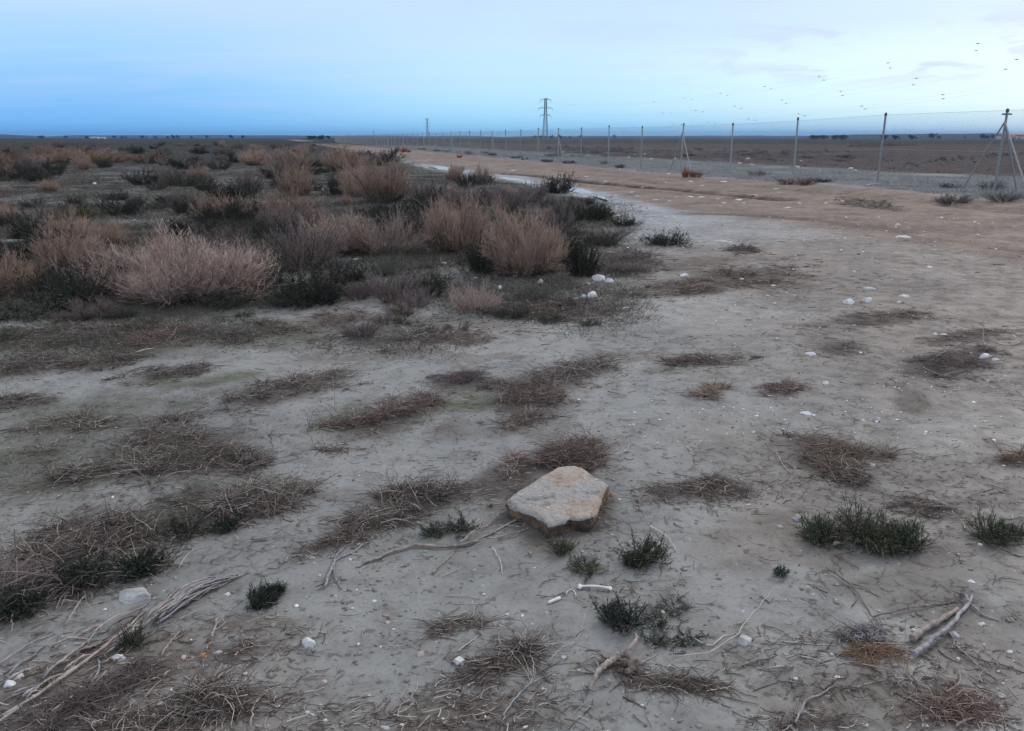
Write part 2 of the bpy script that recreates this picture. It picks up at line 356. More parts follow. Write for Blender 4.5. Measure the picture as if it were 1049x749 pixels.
# (px, py, rx, ry, tilt), how tall (m), strands, look, label
MATS = [
    (300, 398, 82, 11, -13, .07, 620, 'brush', 'long narrow mat of dark dead brush left of the middle of the clearing'),
    (182, 465, 78, 26, -9, .10, 1000, 'brush', 'widest low mat of dead twigs on the left of the clearing'),
    (398, 432, 58, 15, -13, .10, 700, 'brushred', 'reddish dead brush mat beside the mossy green patch'),
    (560, 392, 76, 15, -17, .11, 800, 'brush', 'dead brush mat curving above and right of the mossy green patch'),
    (545, 416, 36, 15, -8, .12, 520, 'brushred', 'thick reddish clump of dead twigs right of the mossy green patch'),
    (478, 392, 38, 9, -4, .09, 360, 'grey', 'purplish grey dead brush just above the mossy green patch'),
    (410, 345, 62, 11, -4, .09, 560, 'brush', 'dead brush mat at the edge of the clearing below the twiggy bushes'),
    (718, 370, 44, 8, -1, .07, 380, 'brushred', 'flat reddish mat of dead brush right of the clearing centre'),
    (727, 402, 15, 6, 0, .05, 170, 'brushtan', 'smallest round tuft of dead twigs on bare silt'),
    (804, 398, 25, 7, -4, .05, 230, 'brushred', 'small flat brown twig mat right of the smallest tuft'),
    (860, 357, 26, 7, 0, .05, 230, 'brushred', 'small reddish twig mat beside a white stone'),
    (978, 370, 40, 15, -12, .06, 420, 'grey', 'purplish grey sticks heaped near the right edge beside white stones'),
    (842, 466, 46, 19, 6, .07, 520, 'brushtan', 'pale tan heap of tangled sticks above the dark green plant'),
    (872, 490, 28, 10, 10, .05, 200, 'brush', 'dark twig scraps between the tan stick heap and the dark plant'),
    (1040, 471, 24, 8, 4, .06, 220, 'rust', 'rusty brown tuft of dead grass cut by the right edge'),
    (584, 468, 44, 13, -14, .11, 720, 'brushred', 'reddish dead brush growing behind the big flat rock'),
    (520, 488, 40, 14, -22, .11, 520, 'brushred', 'dead brush mat touching the left corner of the big flat rock'),
    (448, 510, 46, 15, -10, .11, 640, 'brush', 'bristly dead brush mat left of the big flat rock'),
    (380, 535, 36, 10, -12, .06, 330, 'brush', 'thin dead brush strewn left of the rock beyond the pale branch'),
    (246, 520, 62, 15, -18, .11, 780, 'brush', 'dark bristly brush mat above the bundle of grey stems'),
    (110, 552, 120, 21, -17, .09, 1100, 'brush', 'broad dark brush bank running to the left edge'),
    (40, 600, 70, 22, -14, .10, 800, 'grey', 'darkest brush bank at the left edge above the pale stone'),
    (64, 436, 52, 7, -5, .05, 320, 'brush', 'thin line of dead twigs near the left edge of the clearing'),
    (172, 383, 46, 7, -9, .06, 330, 'brush', 'dark streak of dead brush under the scrub on the left'),
    (70, 492, 70, 12, -10, .07, 520, 'brush', 'flattened grey brush streak at the left below the thin twig line'),
    (170, 345, 60, 9, -8, .08, 520, 'brushred', 'fallen reddish twigs at the foot of the palest bush'),
    (560, 318, 70, 9, -3, .10, 600, 'brushred', 'reddish twig fringe in front of the tallest near bush'),
    (700, 296, 46, 8, -6, .06, 300, 'brushred', 'thin brown debris right of the near white stone pair'),
    (770, 283, 52, 10, -4, .05, 380, 'brush', 'dark debris patch on pale silt before the track'),
    (762, 256, 18, 4, 2, .06, 130, 'brush', 'little dark twig clump on the palest silt'),
    (884, 209, 29, 4, 3, .07, 220, 'brush', 'dark dead weed patch on the tan track'),
    (640, 268, 36, 8, 0, .08, 300, 'grey', 'grey twigs between the tallest near bush and the lone dark bush'),
    (700, 505, 42, 10, -6, .04, 170, 'litter', 'loose twig scraps right of the big flat rock'),
    (745, 500, 36, 9, 4, .04, 150, 'litter', 'loose twig scraps left of the tan stick heap'),
    (884, 651, 24, 9, 4, .05, 110, 'woodsm', 'small heap of short grey sticks at the lower right'),
    (888, 668, 30, 6, -5, .03, 160, 'orange2', 'orange brown dead fern scraps below the short grey sticks'),
    (630, 684, 26, 8, 10, .03, 60, 'litter', 'few thin twigs under the twisted driftwood'),
    (690, 700, 50, 9, 5, .03, 130, 'litter', 'twig scraps right of the twisted driftwood'),
    (505, 683, 40, 9, -20, .03, 120, 'litter', 'thin twigs beside the white lump of chalk'),
    (470, 640, 26, 7, -10, .03, 70, 'litter', 'few thin straws on bare silt'),
    (200, 722, 90, 18, -10, .06, 480, 'brush', 'dark twig tangle along the bottom edge at the left'),
    (245, 665, 50, 10, -8, .03, 160, 'litter', 'fine twig scraps around the pink pebbles'),
    (95, 720, 70, 16, -30, .05, 300, 'grey', 'grey twig tangle among the long stems at the lower left'),
    (950, 520, 40, 8, 10, .03, 120, 'litter', 'fine twig scraps above the smaller dark plant'),
    (905, 325, 60, 8, -5, .03, 180, 'litter', 'twig scraps around the white chalk lumps'),
    (985, 345, 40, 7, -8, .03, 160, 'brush', 'dark twigs above the purplish stick heap'),
    (840, 740, 40, 10, 0, .03, 120, 'litter', 'twig scraps at the bottom edge right of centre'),
    (975, 730, 40, 16, 0, .04, 200, 'brushred', 'dark reddish litter at the bottom edge near the right corner'),
    (538, 665, 12, 7, 0, .06, 150, 'brush', 'tiny dark dead tuft above the thin straws'),
    (330, 560, 40, 9, -25, .03, 120, 'litter', 'twigs beside the leaning pale forked stick'),
    (62, 345, 84, 12, -4, .09, 700, 'brush', 'dark low brush at the left edge where scrub meets clearing'),
    (28, 376, 60, 9, -6, .07, 420, 'brush', 'flattened dark brush at the left edge above the thin twig line'),
    (262, 338, 56, 9, -8, .08, 460, 'brush', 'dark brush at the foot of the wide dark green shrub'),
    (338, 328, 50, 8, -5, .08, 400, 'brushred', 'reddish twigs between the dark green shrub and the clearing'),
    (112, 368, 48, 7, -8, .06, 300, 'brush', 'short dark brush streak below the fallen reddish twigs'),
    (22, 412, 36, 7, -8, .06, 240, 'brush', 'small dark brush patch at the left edge halfway up'),
    (470, 346, 40, 7, -2, .07, 280, 'brushred', 'little reddish mat right of the mat below the twiggy bushes'),
    (255, 470, 24, 8, -14, .08, 260, 'brush', 'small dark brush tuft at the right end of the widest mat'),
]
MB_BLOBS = [Blob(*m[:5]) for m in MATS]

def ground_layers(x, y):
    r = np.hypot(x, y); u, v = uv(x, y)
    n1 = fbm(x / 1.4, y / 1.4, 61, 4); n2 = fbm(x / 0.35, y / 0.35, 62, 3); n3 = fbm(x / 9, y / 9, 63, 3); n4 = fbm(x / .09, y / .09, 64, 2)
    silt = np.array([.235, .234, .223]); C = silt[None] * (0.80 + 0.40 * n1)[:, None]
    C = C * (0.90 + 0.2 * n2)[:, None]
    G = np.full(len(x), .62)
    def lay(mask, colr, g=None, k=1.0):
        nonlocal C, G
        m = np.clip(mask * k, 0, 1)
        C = C * (1 - m[:, None]) + m[:, None] * np.array(colr)[None] * (0.75 + 0.5 * n2)[:, None]
        if g is not None: G = G * (1 - m) + m * g
    warp = 1.5 * (n3 - .5) + .8 * (n1 - .5)
    # brownish dry ground toward the track on the right
    P = [at0(*p) for p in [(640, 262), (760, 235), (1300, 215), (1400, 420), (900, 420), (740, 350), (650, 300)]]
    lay(poly_mask(x + warp, y + warp, P, 1.2), (.225, .186, .162), .8, .75)
    P = [at0(*p) for p in [(690, 425), (820, 445), (1150, 470), (1250, 640), (900, 560), (760, 540)]]
    lay(poly_mask(x + .4 * warp, y + .3 * warp, P, .25), (.20, .168, .145), .8, .5)
    # far plain first
    lay(sstep(70, 120, r), (.05, .05, .045), .95)
    # scrub soil
    s = poly_mask(x + .5 * warp, y + .5 * warp, SCRUB, .5)
    lay(s * (.55 + .45 * sstep(.35, .6, n1)), (.085, .083, .073), .95)
    lay(s * sstep(.55, .68, n2) * sstep(.5, .6, n1) * (r < 60), (.18, .172, .16), .9, .6)
    lay(s * sstep(25, 70, r), (.048, .05, .047), .95, .9)
    # track
    vw = v + .9 * (n3 - .5) + .5 * (n1 - .5)
    road = sstep(1.3, 2.3, vw) * (1 - sstep(9.0, 10.0, vw + .05 * np.clip(-u, 0, 40)))
    lay(road, (.235, .185, .155), .85)
    dr = pline_dist(x + .25 * (n2 - .5), y + .25 * (n2 - .5), RUT); lay((1 - sstep(.2, .55, dr)) * (.5 + .5 * sstep(.35, .5, n1)), (.045, .036, .031), .95, .95)
    dr2 = pline_dist(x, y, RUT2); lay((1 - sstep(.12, .45, dr2)) * sstep(.4, .55, n1), (.12, .095, .08), .9, .7)
    lay(road * np.exp(-((vw - 5.2) / .35) ** 2), (.20, .15, .115), .85, .5)
    lay(road * np.exp(-((vw - 3.4) / .35) ** 2), (.20, .15, .115), .85, .5)
    lay(road * sstep(.55, .7, n3), (.30, .25, .215), .85, .5)
    # pale wet strip and silt fan
    ds = pline_dist(x + .3 * warp, y + .3 * warp, STRIP)
    lay(1 - sstep(.35, .95, ds), (.27, .272, .276), .40, .85)
    P = [at0(*p) for p in [(640, 212), (700, 222), (760, 228), (800, 233), (862, 238), (820, 246), (775, 254), (730, 258), (672, 240)]]
    lay(poly_mask(x + warp, y + warp, P, .5), (.275, .275, .272), .62, .5)
    P = [at0(*p) for p in [(660, 300), (720, 292), (860, 330), (700, 335), (560, 350), (560, 335)]]
    lay(poly_mask(x + .6 * warp, y + .6 * warp, P, .5), (.26, .25, .235), .6, .6)
    # verge under the fence, ploughed field, darker land behind
    ver = (1 - sstep(1.0, 2.0, vw)) * sstep(-9, -6, vw)
    lay(ver * (r < 160), (.175, .18, .18), .95, .9)
    fld = (1 - sstep(-9.5, -7.5, vw)) * sstep(2, 6, u) * (1 - sstep(190, 260, r))
    lay(fld, (.082, .062, .058), .95)
    band = np.exp(-((y - 68 - 5 * (n3 - .5)) / 7) ** 2) * sstep(-1, 4, -v) * (1 - sstep(24, 38, x))
    lay(band * (.5 + .5 * sstep(.4, .6, n1)), (.03, .025, .025), .95, .9)
    lay(sstep(170, 260, r) * sstep(.5, .6, fbm(x / 120, y / 300, 71, 3)), (.10, .07, .055), .95, .6)
    lay(sstep(170, 260, r) * sstep(.55, .65, fbm(x / 160, y / 420, 72, 3)), (.03, .036, .032), .95, .8)
    # litter-dark soil and painted contact shade below each mat of brush, moss, stains
    q = Blob(572, 522, 58, 32, 0).r(x, y) + .5 * (n2 - .5); lay(1 - sstep(.8, 1.25, q), (.10, .085, .075), .95, .8)  # contact shade around the big rock, painted into the soil colour
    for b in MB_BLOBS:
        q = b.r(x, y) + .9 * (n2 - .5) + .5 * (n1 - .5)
        lay((1 - sstep(.45, 1.35, q)), (.088, .073, .065), .95, .72)  # litter tone, darkened further to stand for shade under the twigs
    for p in [(470, 413, 60, 15, -14), (372, 420, 36, 10, -10), (340, 437, 26, 7, -8), (160, 392, 46, 8, -8), (60, 425, 60, 10, -6), (330, 340, 70, 9, -3), (465, 330, 60, 7, 0), (700, 380, 40, 5, 0), (60, 335, 80, 14, 0), (240, 385, 60, 8, -6), (30, 470, 60, 14, -5), (440, 555, 30, 12, -20)]:
        q = Blob(*p).r(x, y) + 1.6 * (n2 - .5) + .9 * (n4 - .5)
        lay((1 - sstep(.1, 1.0, q)) * (.45 + .55 * sstep(.4, .6, n4)), (.085, .098, .042), .95, .72)
    for p in [(885, 715, 150, 34, 3), (960, 735, 70, 18, 0), (440, 735, 130, 26, -4), (120, 690, 150, 40, -18), (932, 412, 24, 12, 0), (720, 268, 60, 9, 0), (790, 290, 60, 10, 0), (560, 560, 44, 12, 0), (260, 640, 60, 14, -5)]:
        q = Blob(*p).r(x, y) + 1.1 * (n2 - .5) + .6 * (n4 - .5)
        lay((1 - sstep(.3, 1.2, q)), (.13, .105, .088), .9, .6)
    for p in [(50, 470, 150, 58, -10), (40, 575, 170, 46, -14), (110, 420, 140, 22, -6), (210, 520, 90, 30, -14), (60, 350, 120, 26, -4), (300, 345, 130, 16, -4)]:
        q = Blob(*p).r(x, y) + 1.3 * (n2 - .5) + .7 * (n1 - .5) + .4 * (n4 - .5)
        lay((1 - sstep(.35, 1.15, q)), (.115, .113, .090), .95, .58)
    # damp trampled clods
    near = 1 - sstep(8, 16, r)
    lay(near * sstep(.60, .70, n2) * sstep(.45, .6, n1), (.135, .112, .096), .8, .55)
    return C, G, road, fld

# ------------------------------------------------------------------ ground, one sheet to the horizon
fine = np.radians(np.arange(-48, 48.01, 0.22)); coarse = np.radians(np.linspace(48, 312, 56)[1:-1])
ang = np.concatenate([fine, coarse]); na = len(ang)
rad = [0.25, 0.5, 0.8, 1.1]
while rad[-1] < 40: rad.append(rad[-1] * 1.0088)
while rad[-1] < 9000: rad.append(rad[-1] * 1.026)
rad = np.array(rad); nr = len(rad)
RR, AA = np.meshgrid(rad, ang, indexing='ij')
gx = (RR * np.sin(AA)).ravel(); gy = (RR * np.cos(AA)).ravel()
gh = gz(gx, gy)
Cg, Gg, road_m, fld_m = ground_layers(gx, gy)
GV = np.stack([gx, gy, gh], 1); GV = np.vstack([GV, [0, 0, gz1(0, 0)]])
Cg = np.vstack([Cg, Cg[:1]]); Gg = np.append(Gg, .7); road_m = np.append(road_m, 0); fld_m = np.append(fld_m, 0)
i = np.arange(nr - 1)[:, None] * na; j = np.arange(na)[None]; j2 = (j + 1) % na
GQ = np.stack([i + j, i + na + j, i + na + j2, i + j2], -1).reshape(-1, 4)
GT = np.stack([np.full(na, len(GV) - 1), np.arange(na), (np.arange(na) + 1) % na], 1)
fr = road_m[GQ].mean(1); ff = fld_m[GQ].mean(1); dist = np.hypot(GV[GQ[:, 0], 0], GV[GQ[:, 0], 1])
isr = (fr > .5) & (dist < 400); isf = (ff > .5) & ~isr
def sub(name, Q, T=None):
    ids = np.unique(np.concatenate([Q.ravel()] + ([T.ravel()] if T is not None else [])))
    mp = np.zeros(len(GV), np.int64); mp[ids] = np.arange(len(ids))
    o = ob(name, mk(name, GV[ids], [mp[Q]] + ([mp[T]] if T is not None else []), {"soil": Cg[ids], "gloss": Gg[ids]}, True), soil)
    kind(o, "structure"); return o
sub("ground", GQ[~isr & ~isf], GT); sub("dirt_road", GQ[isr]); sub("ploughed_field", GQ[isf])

# shallow water left standing in the rut beside the track
wm = bpy.data.materials.new("muddy_water"); nt, p = nodes(wm)
p.inputs["Base Color"].default_value = (.22, .21, .20, 1); p.inputs["Roughness"].default_value = .20; p.inputs["Specular IOR Level"].default_value = .4
wn = N(nt, "ShaderNodeTexNoise"); wn.inputs["Scale"].default_value = 6; wt = N(nt, "ShaderNodeTexCoord"); nt.links.new(wt.outputs["Object"], wn.inputs["Vector"])
wb = N(nt, "ShaderNodeBump"); wb.inputs["Strength"].default_value = .04; wb.inputs["Distance"].default_value = .02
nt.links.new(wn.outputs[0], wb.inputs["Height"]); nt.links.new(wb.outputs[0], p.inputs["Normal"])
def puddle(cx, cy, rx, ry, ang):
    b = Blob(cx, cy, rx, ry, ang); n = 40; pts = []
    for k in range(n):
        a = 2 * math.pi * k / n; q = 1 + .35 * (fbm(np.array([3 * math.cos(a) + cx]), np.array([3 * math.sin(a)]), 77, 2)[0] - .5) * 2
        pts.append(b.pt(q * math.cos(a), q * math.sin(a)))
    pts = np.array(pts); zc = gz(pts[:, 0], pts[:, 1]).mean() + .012
    V = np.column_stack([pts, np.full(n, zc)]); V = np.vstack([V, [*b.c, zc]])
    T = [(k, (k + 1) % n, n) for k in range(n)]
    kind(ob("puddle", mk("puddle", V, [np.array(T)]), wm), "structure")
puddle(462, 173.4, 26, 1.5, 9); puddle(522, 182.6, 22, 2.2, 12); puddle(592, 195.6, 27, 2.7, 17)

# ------------------------------------------------------------------ shrubs
def curve_from(start, d0, d1, L, K):
    """strands leaving start along d0 and bending to d1"""
    n = len(start); P = np.zeros((n, K, 3)); P[:, 0] = start
    st = (L / (K - 1))[:, None]
    for k in range(1, K):
        f = (k - .5) / (K - 1); d = d0 * (1 - f) + d1 * f + RG.normal(size=(n, 3)) * .09
        d /= np.linalg.norm(d, axis=1, keepdims=True); P[:, k] = P[:, k - 1] + d * st
    return P
def along(P, idx, f):
    K = P.shape[1]; q = f * (K - 1); a = np.minimum(q.astype(int), K - 2); w = (q - a)[:, None]
    A, B = P[idx, a], P[idx, a + 1]; T = B - A; T /= np.linalg.norm(T, axis=1, keepdims=True) + 1e-9
    return A * (1 - w) + B * w, T
def unit(v): return v / (np.linalg.norm(v, axis=1, keepdims=True) + 1e-9)
def stems_of(n, wid, up, r0=.012, K=5):
    a = RG.random(n) * 6.283; th = np.arccos(1 - RG.random(n) * (1 - math.cos(math.radians(78))))
    d0 = np.stack([np.sin(th) * np.cos(a), np.sin(th) * np.sin(a), np.cos(th)], 1)
    env = 1 / np.sqrt((np.sin(th) / wid) ** 2 + np.cos(th) ** 2); q0 = RG.random(2) * 50
    env = env * (.30 + 1.2 * fbm(np.sin(th) * np.cos(a) * 1.9 + q0[0], np.sin(th) * np.sin(a) * 1.9 + q0[1], 91, 2))
    d1 = unit(d0 + np.array([0, 0, up]))
    st = np.stack([np.cos(a), np.sin(a), np.zeros(n)], 1) * (RG.random(n)[:, None] * wid * .42); st[:, 2] = -.02
    return curve_from(st, d0, d1, env * (.62 + .34 * RG.random(n)), K)
def twig_bush(n_stem, n_twig, n_sub, wid=.8, up=.5, rt=.0042):
    S = stems_of(n_stem, wid, up); mb = MB(); mb.tubes(S, np.linspace(.011, .004, 5))
    it = RG.integers(0, n_stem, n_stem * n_twig); st, T = along(S, it, .18 + .8 * RG.random(len(it)))
    d = unit(T * .9 + RG.normal(size=T.shape) * .45 + np.array([0, 0, .15]))
    P = curve_from(st, d, unit(d + np.array([0, 0, .4])), .14 + .24 * RG.random(len(it)), 4)
    m2 = MB(); m2.tubes(P, np.linspace(rt, rt * .6, 4))
    i2 = RG.integers(0, len(P), len(P) * n_sub); s2, T2 = along(P, i2, .2 + .8 * RG.random(len(i2)))
    d2 = unit(T2 + RG.normal(size=T2.shape) * .55 + np.array([0, 0, .2])); L = (.05 + .13 * RG.random(len(i2)))[:, None]
    m2.cones(s2, s2 + d2 * L, rt * .75)
    return mb.mesh("stems"), m2.mesh("twigs")
def leafy_bush(n_stem, n_leaf, wid=1.0, L=.034, Wd=.0085, up=.55):
    S = stems_of(n_stem, wid, up); mb = MB(); mb.tubes(S, np.linspace(.010, .004, 5))
    it = RG.integers(0, n_stem, n_stem * 8); st, T = along(S, it, .15 + .8 * RG.random(len(it)))
    d = unit(T * .5 + RG.normal(size=T.shape) * .7 + np.array([0, 0, .2])); P = curve_from(st, d, unit(d + np.array([0, 0, .5])), .1 + .2 * RG.random(len(it)), 3)
    mb.tubes(P, np.linspace(.004, .002, 3))
    il = RG.integers(0, len(P), n_leaf); s2, T2 = along(P, il, RG.random(n_leaf))
    m2 = MB(); m2.leaves(s2, unit(T2 * .8 + RG.normal(size=T2.shape) * .7), L * (.6 + .8 * RG.random(n_leaf)), Wd)
    return mb.mesh("stems"), m2.mesh("foliage")
def proto(kind_, n):
    out = []
    for k in range(n):
        if kind_ == 'tan': a, b = twig_bush(54, 26, 3, .72 + .16 * random.random(), .6); ms = ('tan', 'stem')
        elif kind_ == 'pale': a, b = twig_bush(48, 22, 2, 1.0, .35); ms = ('pale', 'grey')
        elif kind_ == 'rust': a, b = twig_bush(46, 24, 2, 1.0, .5); ms = ('rust', 'stem')
        elif kind_ == 'grey': a, b = twig_bush(50, 24, 2, 1.1, .3); ms = ('grey', 'stem')
        elif kind_ == 'dark': a, b = leafy_bush(90, 11000, 1.15); ms = ('leafd', 'stem')
        elif kind_ == 'green': a, b = leafy_bush(80, 8500, 1.2); ms = ('leafg', 'stem')
        elif kind_ == 'olive': a, b = leafy_bush(80, 8500, 1.1); ms = ('leafo', 'stem')
        elif kind_ == 'orange': a, b = twig_bush(50, 24, 2, .9, .4, .006); ms = ('orange', 'rust')
        a.materials.append(M[ms[1]]); b.materials.append(M[ms[0]]); out.append((a, b))
    return out
PR = {k: proto(k, n) for k, n in dict(tan=4, pale=3, rust=2, grey=3, dark=4, green=3, olive=2, orange=2).items()}
CHILD = dict(tan='twigs', pale='twigs', rust='twigs', grey='twigs', orange='twigs', dark='foliage', green='foliage', olive='foliage')
def shrub(kind_, x, y, z, h, w, label, group=None, meshes=None, name="shrub", cat="shrub"):
    a, b = meshes or random.choice(PR[kind_])
    o = ob(name, a); ob(CHILD[kind_], b, parent=o)
    o.location = (x, y, z - .01); o.rotation_euler = (random.uniform(-.06, .06), random.uniform(-.06, .06), random.random() * 6.283)
    o.scale = (w, w, h); tag(o, label, cat, group); return o
TAKEN = []
def shrub_px(kind_, cx, by, ty, wpx, label, group=None, **kw):
    x, y, z = at(cx, by); s = ppm(x, y, z); w = wpx / s / 2 * .95
    y2 = y + w * .55; x2 = x * y2 / y; z2 = gz1(x2, y2)                 # the foot we see is the near side of the bush
    d = ray(cx, ty); h = CAMZ + d[2] * y2 / d[1] - z2
    TAKEN.append((x2, y2, w)); return shrub(kind_, x2, y2, z2, max(h, .1) * .97, w * 1.15, label, group, **kw)
hero = twig_bush(110, 34, 3, .72, .75, .0036); hero[0].materials.append(M['stem']); hero[1].materials.append(M['tan'])
shrub_px('tan', 540, 284, 212, 96, 'tallest near tan twiggy bush standing at the corner of the scrub', meshes=hero)
big = twig_bush(110, 30, 3, .85, .6, .0036); big[0].materials.append(M['grey']); big[1].materials.append(M['pale'])
shrub_px('pale', 195, 312, 238, 180, 'broadest pale lilac grey twiggy bush at the edge of the clearing', meshes=big)
for a in [
    ('tan', 466, 262, 194, 100, 'tan twiggy bush just left of the tallest near bush'),
    ('tan', 396, 208, 157, 84, 'large reddish tan bush against the end of the track'),
    ('tan', 365, 202, 166, 50, 'tan bush merging with the left of the large bush by the track'),
    ('tan', 352, 176, 150, 66, 'reddish tan bush on the skyline left of the track'),
    ('tan', 300, 174, 149, 64, 'reddish tan bush on the skyline next to the pale bare patch'),
    ('tan', 262, 170, 151, 44, 'smaller tan bush at the left end of the skyline row'),
    ('tan', 350, 262, 216, 100, 'wide tan bush above the white slab of stone'),
    ('tan', 296, 228, 191, 84, 'tan bush with a dark foot in the middle of the scrub'),
    ('tan', 230, 226, 194, 66, 'dull tan bush left of the bush with the dark foot'),
    ('pale', 395, 262, 206, 90, 'greyish bush between the two tan bushes behind the white slab'),
    ('pale', 250, 290, 240, 80, 'grey twiggy bush right of the broadest pale bush'),
    ('pale', 128, 304, 246, 90, 'pale bush leaning against the left of the broadest pale bush'),
    ('tan', 78, 280, 226, 96, 'brown bush left of the pale bushes with black foliage below it'),
    ('rust', 26, 300, 264, 80, 'brown bush in front of the concrete block at the left edge'),
    ('rust', 56, 168, 151, 110, 'rusty orange shrub band far off on the left'),
    ('rust', 8, 168, 152, 60, 'rusty shrub far off cut by the left edge'),
    ('rust', 106, 167, 152, 60, 'rusty shrub far off at the right end of the rusty band'),
    ('rust', 152, 168, 155, 40, 'small brown shrub far off right of the rusty band'),
    ('pale', 486, 322, 284, 62, 'low pale spiky bush at the front of the scrub'),
    ('dark', 326, 314, 262, 92, 'wide dark green shrub right of the broadest pale bush'),
    ('dark', 434, 298, 274, 60, 'dark grey green shrub behind the low pale spiky bush'),
    ('dark', 494, 282, 232, 44, 'dark shrub squeezed between the two near tan bushes'),
    ('dark', 596, 284, 236, 40, 'dark shrub at the right foot of the tallest near bush'),
    ('grey', 482, 210, 180, 64, 'grey purple dome bush beside the far end of the puddles'),
    ('grey', 520, 216, 186, 56, 'grey purple dome bush in front of the middle puddle'),
    ('grey', 546, 208, 177, 28, 'tall bare grey shrub poking above the puddle'),
    ('dark', 606, 228, 203, 50, 'dark brown bush at the right tip of the scrub'),
    ('grey', 570, 234, 203, 40, 'grey bush behind the tallest near bush'),
    ('dark', 683, 253, 232, 52, 'lone dark bush standing out on the pale silt'),
    ('grey', 626, 246, 232, 44, 'low grey shrub left of the lone dark bush'),
    ('grey', 648, 281, 264, 44, 'sprawling grey twigs below the lone dark bush'),
    ('green', 392, 302, 276, 56, 'grey green shrub right of the wide dark green shrub'),
    ('green', 545, 308, 293, 44, 'low grey green shrub at the foot of the tallest near bush'),
    ('dark', 62, 304, 264, 64, 'blackest shrub below the brown bush at the left'),
    ('dark', 300, 250, 222, 60, 'dark shrub under the bush with the dark foot'),
    ('dark', 402, 232, 196, 40, 'dark foot of shrub below the large bush by the track'),
    ('dark', 440, 220, 188, 44, 'dark shrub right of the large bush by the track'),
    ('olive', 192, 206, 193, 26, 'small bright olive shrub in the open scrub at the left'),
    ('olive', 312, 190, 174, 24, 'small olive shrub below the skyline row of tan bushes'),
    ('olive', 78, 226, 204, 40, 'yellowish olive shrub in the scrub above the brown bush'),
    ('green', 20, 330, 298, 90, 'flat grey green shrub at the left edge of the clearing'),
    ('grey', 100, 328, 300, 80, 'flat grey purple shrub below the blackest shrub'),
    ('grey', 420, 318, 290, 50, 'grey shrub left of the low pale spiky bush'),
    ('dark', 640, 232, 218, 30, 'dark scrap of shrub on the silt before the puddle'),
]: shrub_px(*a)
# dry orange bushes beside the track and under the fence
for a in [('orange', 413, 156.2, 150.2, 9, 'larger orange dry bush far down the track verge'), ('rust', 407, 155.4, 150.4, 6, 'dark rusty weed left of the larger orange dry bush'),
          ('orange', 419, 156, 151.8, 6, 'tiny orange weed right of the larger orange dry bush'),
          ('orange', 470.5, 161.8, 157, 7, 'dark orange dry bush halfway along the track verge'), ('orange', 702, 182, 170, 9, 'orange dry bush at the foot of the second braced fence post'),
          ('rust', 711, 182, 173, 18, 'tan dry grass clump right of the orange bush under the fence'), ('rust', 824, 190, 180, 24, 'straw coloured clump at the foot of the third plain post'),
          ('grey', 806, 189, 182, 22, 'grey weed clump left of the straw clump under the fence'), ('dark', 842, 187, 181, 22, 'dark weed clump right of the straw clump under the fence'),
          ('grey', 975, 206, 194, 40, 'greyish weeds under the braced corner post at the right'), ('grey', 1028, 207, 195, 34, 'greyish weeds at the right edge under the corner post')]:
    shrub_px(*a)
KEEP = [(613, 287), (625, 289), (600, 305), (607, 303), (358, 259), (405, 255), (418, 257), (455, 270), (97, 189), (487, 285), (512, 296), (554, 290), (624, 259)]
def hides(x, y, z, h, w):                                                 # would this shrub grow right in front of one of the white stones?
    def pix(z_):
        zc = y * CT + (CAMZ - z_) * ST; yc = (z_ - CAMZ) * CT + y * ST
        return W / 2 + F * x / zc, H / 2 - F * yc / zc
    cx, by = pix(z); _, ty = pix(z + h); r = w * ppm(x, y, z)
    return any(abs(a - cx) < r + 4 and ty - 2 < b < by + 5 for a, b in KEEP)
# the rest of the open scrub
cnt = 0; tries = 0
GRP = dict(tan=('small tan twiggy bush dotted about the open scrub field', 'small tan bushes in the scrub field'), grey=('low grey purple twiggy bush dotted about the open scrub field', 'grey purple bushes in the scrub field'),
           dark=('low blackish green shrub dotted about the open scrub field', 'blackish green shrubs in the scrub field'), green=('low grey green shrub dotted about the open scrub field', 'grey green shrubs in the scrub field'), rust=('rusty brown bush dotted about the open scrub field', 'rusty bushes in the scrub field'))
while cnt < 230 and tries < 6000:
    tries += 1
    py = 149.5 + 165 * random.random() ** 1.7; px = random.uniform(-40, 640)
    x, y, z = at(px, py)
    if scrub_mask(np.array([x]), np.array([y]))[0] < .6: continue
    k = random.choices(['dark', 'green', 'grey', 'tan', 'rust'], [.42, .2, .2, .12, .06])[0]
    w = random.uniform(.18, .5) * (1.0 if y < 20 else 1.5 if y < 40 else 2.0); h = w * random.uniform(.7, 1.1) if k in ('dark', 'green') else w * random.uniform(.9, 1.4)
    if any((x - a) ** 2 + (y - b) ** 2 < (c * .6 + w * .35) ** 2 for a, b, c in TAKEN): continue
    if z + h > 1.28: h = 1.28 - z
    if hides(x, y, z, h, w): continue
    TAKEN.append((x, y, w)); shrub(k, x, y, z, h, w, *GRP[k]); cnt += 1
for k in range(34):
    px = random.uniform(-20, 640); py = random.uniform(300, 352) - .02 * px; x, y, z = at(px, py)
    kk = random.choice(['green', 'grey', 'green', 'tan']); w_ = random.uniform(.08, .2)
    if hides(x, y, z, w_, w_): continue
    shrub(kk, x, y, z, w_ * random.uniform(.5, .9), w_, {'green': 'tiny grey green shrublet along the ragged front edge of the scrub', 'grey': 'tiny grey twiggy shrublet along the ragged front edge of the scrub', 'tan': 'tiny tan twiggy shrublet along the ragged front edge of the scrub'}[kk],
        {'green': 'tiny green shrublets at the scrub edge', 'grey': 'tiny grey shrublets at the scrub edge', 'tan': 'tiny tan shrublets at the scrub edge'}[kk], name="shrublet")
